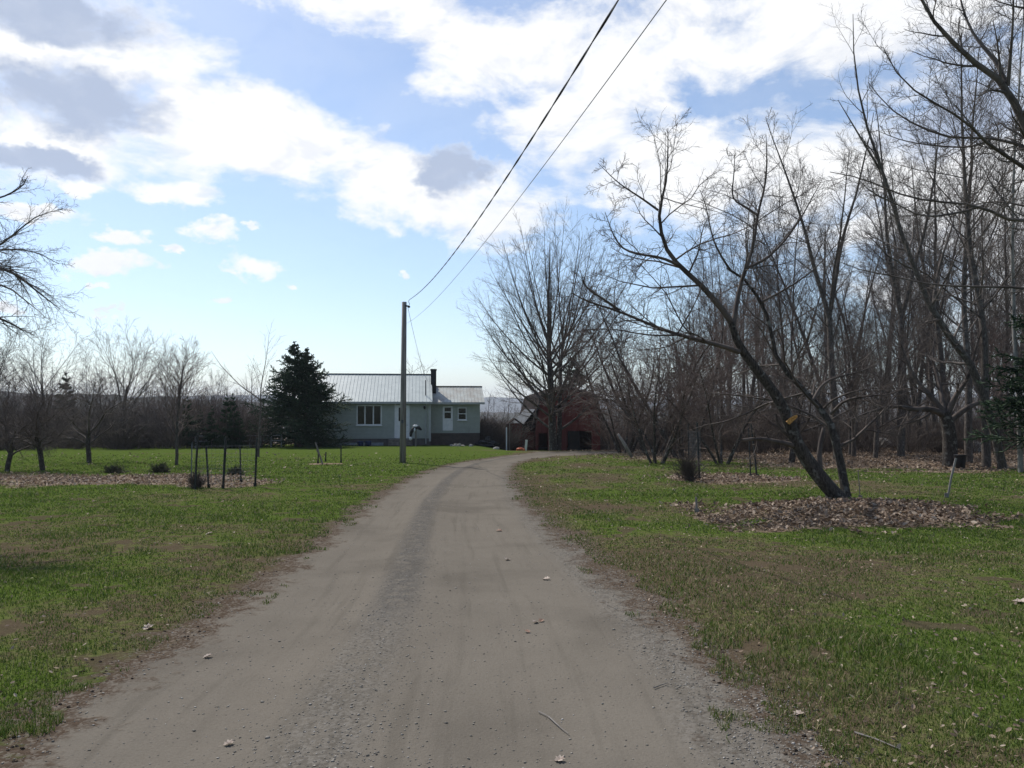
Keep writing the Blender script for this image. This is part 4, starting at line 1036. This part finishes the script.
# ------------------------------------------------------------------ stakes, nets, fence
M['stake'] = simple('dark_steel_stake', (.016, .018, .016), (.035, .036, .034), 8, .7)
M['net'] = simple('grey_netting', (.10, .12, .13), (.15, .17, .18), 4, .8)
def stake(px, row, toprow, toppx, label, r=.022, group='dark garden stakes on the left lawn', mat='stake'):
    d = Dp(row); x, y = at(px, d); z = Gp(x, y); t_ = W(toppx, toprow, d)
    mb = MB().tube([(0, 0, -.15), ((t_[0] - x) * .5, 0, (t_[2] - z) * .5), (t_[0] - x, 0, t_[2] - z)], r, 6)
    mb.box(-.04, .04, -.006, .006, -.05, .10)
    o = mb.build('garden_stake', M[mat]); o.location = (x, y, z); return tag(o, label, 'stake', group)
S = [(196, 489, 434, 198, 'tall dark stake at the left corner of the netting, with leaves at its foot', .026), (210, 487, 446, 206, 'short dark stake leaning left, second from the left of the netted plot', .024),
     (224, 488, 437, 226, 'tallest and thickest dark stake, in the middle of the netted plot', .032), (242, 482, 446, 240, 'thin dark stake leaning left behind the row, near the low dark shrub', .020), (256, 486, 438, 257, 'tall dark stake at the right end of the netted plot', .028)]
for px, row, tr_, tp, lab, r_ in S: stake(px, row, tr_, tp, lab, r_)
def net(name, p0, p1, h, label, cell=.12, r=.0022):
    p0 = np.array(p0); p1 = np.array(p1); Ln = np.linalg.norm(p1 - p0); n = int(Ln / cell); m = int(h / cell); mb = MB()
    P = []
    for i in range(n + 1):
        q = p0 + (p1 - p0) * i / n; z = Gp(*q); P.append([[q[0], q[1], z], [q[0], q[1], z + h]])
    V, Q = tubes(np.array(P), np.full((n + 1, 2), r), 3); mb.add(V, Q)
    P = []
    for j in range(m + 1):
        P.append([[p0[0], p0[1], Gp(*p0) + j * cell], [p1[0], p1[1], Gp(*p1) + j * cell]])
    V, Q = tubes(np.array(P), np.full((m + 1, 2), r), 3); mb.add(V, Q)
    return tag(mb.build(name, M['net']), label, 'netting', 'grey netting between stakes')
g0 = at(192, Dp(488)); g1 = at(256, Dp(486)); g2 = at(262, Dp(476)); g3 = at(193, Dp(478))
net('netting', g0, g1, 1.15, 'front panel of faint netting strung between the dark stakes', .10)
net('netting', g3, g0, 1.15, 'left side panel of the netting, looking bluish', .09, .0022)
# small cage with leaning board
for px, row, tr_, tp, lab in ((318.5, 463, 450, 318.5, 'short dark stake left of the leaning board on the mulch ring'), (326, 461, 452, 326, 'short dark stake right of the leaning board on the mulch ring'), (341.5, 462, 446, 341, 'dark stake at the right edge of the mulch ring near the spruce')):
    stake(px, row, tr_, tp, lab, .03, 'stakes round the small mulch ring')
x, y = at(323, 33.6); z = Gp(x, y); o = MB().tube([(0, 0, 0), (-.32, 0, .95)], .035, 6).tube([(-.28, .05, .62), (-.12, .05, .32)], .03, 6).build('leaning_board', M['greywood']); o.location = (x, y, z); tag(o, 'grey leaning forked stick on the small mulch ring', 'stick')
# right lawn stakes
for px, row, tr_, tp, r_, lab in ((699, 481, 422, 697, .03, 'dark thick stake in the brush clump on the right lawn'), (688.5, 479, 424, 688, .018, 'thin grey stake left in the brush clump on the right lawn'),
                                 (750, 478, 428, 748.5, .022, 'dark straight stake, left of the crossing pair by the broken limb'), (756.5, 478, 424, 751, .028, 'dark leaning stake, right of the crossing pair by the broken limb')):
    stake(px, row, tr_, tp, lab, r_, 'stakes on the right lawn')
net('netting', at(689, Dp(479)), at(700, Dp(479)), 1.45, 'narrow roll of netting between the two stakes in the brush clump', .045, .0028)
stake(696, 515, 497, 696, 'short grey pipe standing alone on the right lawn', .020, 'lone stakes', 'pole')
stake(944.5, 501, 458, 956, 'grey rod leaning right before the thick apple trunk', .022, 'lone stakes', 'pole')
stake(859, 503, 470, 858, 'thin brown sapling whip right of the leaning apple tree', .009, 'lone stakes', 'greywood')
# black bin and pale objects by the far apple tree
x, y = at(959, 29.3); mb = MB(); mb.tube([(0, 0, -.05), (0, 0, .28), (0, 0, .5), (0, 0, .52)], [.15, .19, .21, .23], 12); o = mb.build('bucket', M['black'], None, True); o.location = (x, y, Gp(x, y)); tag(o, 'black bucket at the foot of the thick dark apple trunk', 'bucket')
for px, d, w, h, lab in ((974, 47, .42, .36, 'pale round boulder right of the thick apple trunk at the wood edge'), (877, 58, .85, .42, 'long pale boulder lying among the trunks in the middle of the woods'), (888, 57, .5, .34, 'smaller pale boulder touching the long one in the woods')):
    x, y = at(px, d); o = MB().lump((0, 0, h * .8), (w, w * .7, h), px, .18, 12).build('boulder', M['stone']); o.location = (x, y, Gp(x, y) + .05); tag(o, lab, 'boulder')
# pale broken log right of the barn
a = W(618, 434, 40); b = W(632, 449, 40); zb = Gp(b[0], b[1]); o = MB().tube([(0, 0, 0), ((a[0] - b[0]) * .5, .1, (a[2] - zb) * .55), (a[0] - b[0], 0, a[2] - zb)], [.10, .09, .05], 8).build('dead_limb', M['birch_bark'], None, True); o.location = (b[0], b[1], zb); tag(o, 'pale dead limb propped on the grass right of the barn', 'limb')
# back fence, left lawn
fe = empty('back_fence', (at(228, 58)[0], 58, Gp(at(228, 58)[0], 58)), 0, 'pale grey low rail fence along the far edge of the left lawn', 'fence')
F0, F1 = at(196, 57), at(282, 59); base = np.array(fe.location)
M['palewood'] = simple('pale_fence_wood', (.20, .20, .20), (.30, .30, .295), 6)
for i in range(9):
    t = i / 8; x = F0[0] + (F1[0] - F0[0]) * t; y = F0[1] + (F1[1] - F0[1]) * t; z = Gp(x, y)
    MB().box(x - .05 - base[0], x + .05 - base[0], y - .05 - base[1], y + .05 - base[1], z - .3 - base[2], z + 1.0 + (.35 if i == 6 else 0) - base[2]).build('post', M['palewood'], fe)
for hgt in (.5, .9):
    p = np.array([[F0[0], F0[1] - .07, Gp(*F0) + hgt], [F1[0], F1[1] - .07, Gp(*F1) + hgt]]) - base
    MB().tube(p, .045, 6).build('rail', M['palewood'], fe)
# shrubs
def shrub(px, row, w, h, label, mat='brush', n=60, seed=0, name='shrub'):
    rg = np.random.default_rng(seed); d = Dp(row); x, y = at(px, d)
    az = rg.uniform(0, 6.28, n); el = rg.uniform(.25, 1.5, n)
    dd = np.stack([np.cos(az) * np.cos(el), np.sin(az) * np.cos(el), np.sin(el)], -1)
    st = np.stack([rg.normal(0, w * .25, n), rg.normal(0, w * .2, n), np.full(n, -.02)], -1)
    l0 = grow_arr(st, dd * np.array([w, w, h]) / max(w, h), rg.uniform(.6, 1.1, n) * max(w, h), np.full(n, .009), rg, 4, .15, .02, .5)
    l1 = grow_level(*l0, rg, 8, .4, .7, .1, 1, 3, .2, .02, .7, .6, .2, .005)
    e = empty(name, (x, y, Gp(x, y)), 0, label, 'shrub')
    V, Q = merge([tubes(*l0, 4)]); link('stems', mesh_np('stems', V, [Q], M[mat]), e)
    V, Q = merge([tubes(*l1, 3)]); link('twigs', mesh_np('twigs', V, [Q], M[mat]), e)
M['darkneedle'] = simple('dark_shrub', (.028, .030, .018), (.07, .066, .042), 5)
shrub(116, 473, .38, .22, 'low dark cushion shrub on the leaf strip, left of the other', 'darkneedle', 130, 1)
shrub(162, 472, .34, .28, 'low dark cushion shrub on the leaf strip, near the small reddish tree', 'darkneedle', 130, 2)
shrub(237, 475, .32, .24, 'low dark shrub inside the netted plot', 'darkneedle', 120, 3)
shrub(688, 482, .30, .80, 'upright dark brush clump tied to stakes on the right lawn', 'brush', 80, 4, 'brush_clump')
shrub(197, 488, .22, .42, 'brown twig clump at the foot of the left corner stake', 'brush', 60, 5)
# leaves lying on the driveway
M['paleleaf'] = simple('pale_dry_leaf', (.25, .19, .15), (.42, .35, .29), 30, .8)
def big_leaf(px, row, s, rz, label, dark=False, fold=.3):
    d = Dp(row); x, y = at(px, d); n = 9; v = []; rg = random.Random(int(px))
    top_ = [(-1, 0), (-.6, .35), (-.7, .7), (-.25, .5), (0, .95), (.25, .5), (.7, .65), (.6, .25), (1, 0), (.55, -.3), (.6, -.7), (.2, -.5), (0, -.85), (-.3, -.5), (-.7, -.6), (-.6, -.25)]
    v = [(0, 0, .0)] + [(a * s, b * s, s * (fold * abs(b) + .15 * rg.random())) for a, b in top_]
    v.append((-1.7 * s, .1 * s, .1 * s)); v.append((-1.0 * s, .05 * s, .02 * s)); v.append((-1.68 * s, .02 * s, .1 * s))
    k = len(top_); f = [(0, i + 1, (i + 1) % k + 1) for i in range(k)] + [(k + 1, k + 2, k + 3)]
    o = MB().add(v, f).build('fallen_leaf', M['leaf_brown'] if dark else M['paleleaf']); o.location = (x, y, Gp(x, y) + .008); o.rotation_euler = (R(rg.uniform(-15, 15)), R(rg.uniform(-15, 15)), rz)
    tag(o, label, 'leaf', 'fallen leaves on the driveway')
M['leaf_brown'] = simple('brown_dry_leaf', (.16, .09, .06), (.28, .18, .13), 30, .8)
for px, row, s, lab, dk in ((559, 752, .030, 'curled pinkish dry leaf lying at the bottom of the driveway, nearest the camera', False), (190, 766, .03, 'pale leaf at the bottom edge of the photo on the left track', False),
    (233, 738, .03, 'flat pale chip on the left wheel track', False), (211, 654, .035, 'pale leaf beside the left grass edge of the driveway', False), (499, 530, .06, 'brown leaf in the right wheel track, farthest of the larger ones', True),
    (507, 558, .05, 'pale leaf in the right wheel track below the brown one', False), (546, 578, .05, 'pale flat leaf left of the gravel edge', False), (535, 619, .035, 'leftmost small leaf of the three lying together on the right track', False),
    (527, 628, .03, 'lowest small leaf of the three lying together on the right track', True), (541, 618, .03, 'rightmost small leaf of the three lying together on the right track', True), (795, 711, .035, 'white papery leaf on the dirt right of the driveway', False),
    (1017, 608, .07, 'large pale pink leaf heap piece at the right edge of the lawn', False), (211, 537, .06, 'bright white leaf on the left lawn', False), (152, 628, .05, 'pale crumpled leaf near the dirt edge of the left lawn', False)):
    big_leaf(px, row, s, px, lab, dk)
def stick(pp, row0, label, r=.004):
    P = [];
    for px, row in pp:
        d = Dp(row); x, y = at(px, d); P.append([x, y, Gp(x, y) + .010])
    P = np.array(P); b = P[0].copy(); o = MB().tube(P - b, np.linspace(r, r * .5, len(P)), 5).build('twig', M['greywood']); o.location = b; tag(o, label, 'twig', 'fallen twigs')
stick([(548, 711), (560, 722), (568, 728)], 0, 'short pale twig on the right track above the nearest leaf')
stick([(538, 706), (548, 711), (552, 714)], 0, 'thin dark twig on the right track')
stick([(850, 731), (870, 738), (895, 749)], 0, 'long pale twig in the dirt beside the right lawn', .006)
stick([(652, 686), (660, 683), (666, 681)], 0, 'small dark twig at the gravel edge')
# clods of dark soil along the edges
M['soil'] = simple('dark_soil', (.035, .026, .02), (.06, .045, .035), 20, 1, .1, .004)
rg = random.Random(12); mb = MB()
for i in range(700):
    yy = math.exp(rg.uniform(math.log(3.4), math.log(20))); side = rg.random() < .45
    xx = (xL(yy) - rg.uniform(-.05, .6)) if side else (xR(yy) + rg.uniform(-.1, 1.1))
    s = rg.uniform(.004, .013); mb.lump((xx, yy, Gp(xx, yy) + s * .2), (s, s * .8, s * .6), i, .3, 6)
tag(mb.build('soil_clods', M['soil']), 'dark soil clods along the grass edges of the driveway', 'soil', kind='stuff')

# ------------------------------------------------------------------ far hills
def hillmat():
    m, nt, b = newmat('wooded_hill', 1.0, .05)
    co = coordn(nt); n = noise(nt, .02, 6, .7, co); n2 = noise(nt, .1, 4, .7, co)
    c = mix(nt, smooth_(nt, n, .4, .6), (.055, .050, .045), (.030, .038, .028)); c = mix(nt, math_(nt, 'MULTIPLY', n2, .6), c, (.10, .085, .075))
    nt.links.new(c, b.inputs['Base Color']); return m
M['hill'] = hillmat()
def hill(name, d, rows, depth, seed):
    az = np.radians(np.arange(-62, 62, .12)); nr = 14; V = []
    px = CX + F * np.tan(az)
    crest = EYE + (408 - np.interp(px, rows[0], rows[1])) / F * d
    for i in range(nr):
        t = i / (nr - 1); rr = d - depth + 2 * depth * t
        prof = math.sin(math.pi * t) ** 1.2
        z = -30 + (crest + 30) * prof + (fbm(az * d, np.full_like(az, rr), 30, seed) - .5) * 10 * prof
        V.append(np.stack([np.sin(az) * rr, np.cos(az) * rr, z], -1))
    V = np.array(V); na = len(az); i = np.arange(nr - 1)[:, None]; j = np.arange(na - 1)[None]
    Q = np.stack([i * na + j, i * na + j + 1, (i + 1) * na + j + 1, (i + 1) * na + j], -1).reshape(-1, 4)[:, ::-1]
    tag(link(name, mesh_np(name, V.reshape(-1, 3), [Q], M['hill'], smooth=False)), kind='structure')
hill('near_hill', 1000, ([-900, -100, 0, 160, 240, 330, 520, 640, 900, 1800], [392, 393, 395, 399, 402, 408, 412, 409, 400, 396]), 300, 3.0)
hill('far_hill', 4200, ([-900, 0, 150, 250, 330, 420, 500, 620, 900, 1800], [398, 398, 397.5, 395.5, 396, 397, 397.5, 400, 396, 397]), 700, 9.0)

# ------------------------------------------------------------------ light, sky, haze
SUN_AZ, SUN_EL = R(-38), R(50)            # azimuth measured from +Y, negative to the left
sd = Vector((math.sin(SUN_AZ) * math.cos(SUN_EL), math.cos(SUN_AZ) * math.cos(SUN_EL), math.sin(SUN_EL)))
sl = bpy.data.lights.new('sun', 'SUN'); sl.energy = 4.6; sl.angle = R(.53); sl.color = (1, .955, .89)
so = bpy.data.objects.new('sun', sl); COL.objects.link(so); so.rotation_euler = (-sd).to_track_quat('-Z', 'Y').to_euler(); so.location = (0, 0, 30)
wd_ = bpy.data.worlds.new('World'); SC.world = wd_; wd_.use_nodes = True
nt = wd_.node_tree; bg = nt.nodes['Background']
sky = nd(nt, 'ShaderNodeTexSky', sky_type='NISHITA'); sky.sun_disc = False; sky.sun_elevation = SUN_EL; sky.sun_rotation = SUN_AZ
sky.altitude = 200; sky.air_density = 1.0; sky.dust_density = .6; sky.ozone_density = 2.6
SKY_K = .135
tc = nd(nt, 'ShaderNodeTexCoord'); sx = nd(nt, 'ShaderNodeSeparateXYZ'); nt.links.new(tc.outputs['Generated'], sx.inputs[0])
AZ = math_(nt, 'ARCTAN2', sx.outputs[0], sx.outputs[1]); EL = math_(nt, 'ARCSINE', sx.outputs[2])
AZ0, EL0 = AZ, EL
cw = nd(nt, 'ShaderNodeCombineXYZ'); nt.links.new(AZ, cw.inputs[0]); nt.links.new(math_(nt, 'MULTIPLY', EL, 1.5), cw.inputs[1])
def warp(scale, amp, dt):
    n = nd(nt, 'ShaderNodeTexNoise'); n.inputs['Scale'].default_value = scale; n.inputs['Detail'].default_value = dt; n.inputs['Roughness'].default_value = .6; nt.links.new(cw.outputs[0], n.inputs['Vector'])
    sp = nd(nt, 'ShaderNodeSeparateColor'); nt.links.new(n.outputs['Color'], sp.inputs[0])
    return [math_(nt, 'MULTIPLY', math_(nt, 'SUBTRACT', sp.outputs[k], .5), amp) for k in (0, 1)]
w1 = warp(9, .13, 5); w2 = warp(34, .045, 5)
AZ = math_(nt, 'ADD', AZ, math_(nt, 'ADD', w1[0], w2[0])); EL = math_(nt, 'ADD', EL, math_(nt, 'MULTIPLY', math_(nt, 'ADD', w1[1], w2[1]), .55))
cv = nd(nt, 'ShaderNodeCombineXYZ'); nt.links.new(AZ0, cv.inputs[0]); nt.links.new(math_(nt, 'MULTIPLY', EL0, 1.9), cv.inputs[1])
n1 = noise(nt, 5.5, 9, .60, cv.outputs[0], .35); n2 = noise(nt, 16, 6, .6, cv.outputs[0], .2); n3 = noise(nt, 3.0, 6, .6, cv.outputs[0], .5)
def azel(px, row):
    v = ray(px, row); v = v / np.linalg.norm(v); return math.atan2(v[0], v[1]), math.asin(v[2])
def ell(px, row, rx, ry, rot=0.0):
    a, e = azel(px, row); k = 1 / F * math.cos(e)      # angular size of a pixel about there
    wx, wy = rx / F * .93, ry / F * .93
    c, s = math.cos(R(-rot)), math.sin(R(-rot))
    u = math_(nt, 'SUBTRACT', AZ, a); v = math_(nt, 'SUBTRACT', EL, e)
    p = math_(nt, 'MULTIPLY_ADD', u, c / wx, math_(nt, 'MULTIPLY', v, s / wx)); q = math_(nt, 'MULTIPLY_ADD', v, c / wy, math_(nt, 'MULTIPLY', u, -s / wy))
    d2 = math_(nt, 'ADD', math_(nt, 'MULTIPLY', p, p), math_(nt, 'MULTIPLY', q, q))
    return math_(nt, 'SUBTRACT', 1.0, d2)
def union(lst):
    r_ = ell(*lst[0])
    for q in lst[1:]: r_ = math_(nt, 'SMOOTH_MAX', r_, ell(*q), .25)
    return math_(nt, 'MAXIMUM', r_, -1.2)
clouds = [(270, 135, 130, 48, 8), (430, 190, 160, 48, 18), (330, -15, 130, 45, 0), (475, 45, 120, 60, 15), (590, 90, 120, 110, 0), (40, 40, 180, 72, 0), (30, 125, 150, 55, 0), (180, 130, 60, 60, 0),
          (185, 192, 48, 16, 8), (90, 181, 28, 11, 0), (25, 206, 55, 9, 0), (118, 232, 27, 11, 0), (105, 261, 44, 12, 0), (168, 248, 12, 5, 0), (210, 233, 29, 13, 0), (248, 260, 36, 12, 8), (8, 300, 18, 9, 0),
          (660, 170, 110, 60, 0), (680, 30, 130, 50, 0), (850, 20, 190, 60, 0), (870, 160, 170, 95, -10), (990, 190, 130, 150, 0)]
wisps = [(100, 287, 16, 5, 0), (105, 313, 12, 6, 0), (303, 283, 11, 5, 0), (412, 271, 9, 5, 0), (220, 296, 14, 5, 0), (255, 234, 14, 6, 0)]
cov = union(clouds)
# other parts of the sky, out of the photograph: ordinary broken cloud
front = smooth_(nt, math_(nt, 'ABSOLUTE', AZ), .78, .62)
other = math_(nt, 'MULTIPLY', math_(nt, 'SUBTRACT', n3, .60), 4.0)
other = math_(nt, 'SUBTRACT', other, math_(nt, 'MULTIPLY', smooth_(nt, EL, .30, .0), 1.0))
mixf = math_(nt, 'MULTIPLY', front, smooth_(nt, EL, .62, .52))
cov = math_(nt, 'ADD', math_(nt, 'MULTIPLY', cov, mixf), math_(nt, 'MULTIPLY', other, math_(nt, 'SUBTRACT', 1.0, mixf)))
dens = math_(nt, 'ADD', cov, math_(nt, 'MULTIPLY', math_(nt, 'SUBTRACT', n1, .5), 3.4))
dens = math_(nt, 'ADD', dens, math_(nt, 'MULTIPLY', math_(nt, 'SUBTRACT', n2, .5), .9))
cf = smooth_(nt, dens, -.12, .85)
wf = math_(nt, 'MULTIPLY', smooth_(nt, math_(nt, 'ADD', union(wisps), math_(nt, 'MULTIPLY', math_(nt, 'SUBTRACT', n2, .5), 1.8)), .1, .9), .8)
veil = math_(nt, 'MULTIPLY', smooth_(nt, math_(nt, 'ADD', n3, math_(nt, 'MULTIPLY', n1, .4)), .45, .95), smooth_(nt, EL0, .05, .5))
cf = math_(nt, 'MAXIMUM', math_(nt, 'MAXIMUM', math_(nt, 'MULTIPLY', cf, .97), wf), math_(nt, 'ADD', .03, math_(nt, 'MULTIPLY', veil, .16)))
darks = union([(70, 98, 100, 34, 0), (40, 8, 110, 30, 0), (25, 152, 85, 16, 0), (450, 168, 52, 30, 15), (950, 120, 90, 40, 0)])
dk = smooth_(nt, math_(nt, 'ADD', darks, math_(nt, 'MULTIPLY', math_(nt, 'SUBTRACT', n1, .5), 2.2)), .0, .75)
cf = math_(nt, 'MAXIMUM', cf, math_(nt, 'MULTIPLY', dk, .96))
dk = math_(nt, 'MULTIPLY', dk, math_(nt, 'ADD', .40, math_(nt, 'ADD', math_(nt, 'MULTIPLY', n2, .55), math_(nt, 'MULTIPLY', n1, .45))))
mpo = nd(nt, 'ShaderNodeMapping'); mpo.inputs['Location'].default_value = (-.010, .022, 0); nt.links.new(cv.outputs[0], mpo.inputs[0])
n1b = noise(nt, 5.5, 9, .60, mpo.outputs[0], .35)
relief = smooth_(nt, math_(nt, 'SUBTRACT', n1b, n1), .00, .09)
soft = math_(nt, 'ADD', math_(nt, 'MULTIPLY', smooth_(nt, n3, .48, .68), .16), math_(nt, 'MULTIPLY', relief, .20))
dk = math_(nt, 'MINIMUM', math_(nt, 'ADD', dk, math_(nt, 'MULTIPLY', soft, math_(nt, 'SUBTRACT', 1.0, dk))), .9)
hs_ = nd(nt, 'ShaderNodeHueSaturation'); hs_.inputs['Saturation'].default_value = 1.0; nt.links.new(sky.outputs[0], hs_.inputs['Color'])
sk = nd(nt, 'ShaderNodeVectorMath', operation='SCALE'); nt.links.new(hs_.outputs[0], sk.inputs[0]); sk.inputs['Scale'].default_value = SKY_K
ccol = mix(nt, dk, (.98, .98, .98), (.38, .46, .63))
# clouds low over the horizon are veiled by the air in front of them
fin = mix(nt, cf, sk.outputs[0], ccol)
nt.links.new(fin, bg.inputs[0]); bg.inputs[1].default_value = 1.0

USE_HAZE = True
if USE_HAZE:
    m = bpy.data.materials.new('haze'); m.use_nodes = True; q = m.node_tree
    q.nodes.remove(q.nodes['Principled BSDF']); pv = nd(q, 'ShaderNodeVolumePrincipled'); pv.inputs['Density'].default_value = .00016
    pv.inputs['Color'].default_value = (.80, .88, 1.0, 1); pv.inputs['Anisotropy'].default_value = .2
    q.links.new(pv.outputs[0], q.nodes['Material Output'].inputs['Volume'])
    o = MB().box(-7600, 7600, -7600, 7600, -36, 180).build('haze', m); tag(o, 'pale air haze softening the far hills', 'haze', kind='stuff')

# ------------------------------------------------------------------ camera and render settings
cam = bpy.data.cameras.new('camera'); cam.sensor_width = 36; cam.lens = F / 1024 * 36; cam.clip_end = 20000; cam.clip_start = .05
co_ = bpy.data.objects.new('camera', cam); COL.objects.link(co_); co_.location = (0, 0, EYE); co_.rotation_euler = (R(90) + PITCH, 0, 0); SC.camera = co_
SC.view_settings.view_transform = 'Standard'; SC.view_settings.look = 'None'; SC.view_settings.gamma = 1; SC.view_settings.exposure = 0.14
try: SC.view_settings.use_curve_mapping = False
except Exception: pass
SC.render.engine = 'CYCLES'
cy = SC.cycles; cy.max_bounces = 5; cy.diffuse_bounces = 2; cy.glossy_bounces = 2; cy.transmission_bounces = 2; cy.volume_bounces = 0; cy.transparent_max_bounces = 8
cy.use_denoising = True; cy.caustics_reflective = False; cy.caustics_refractive = False
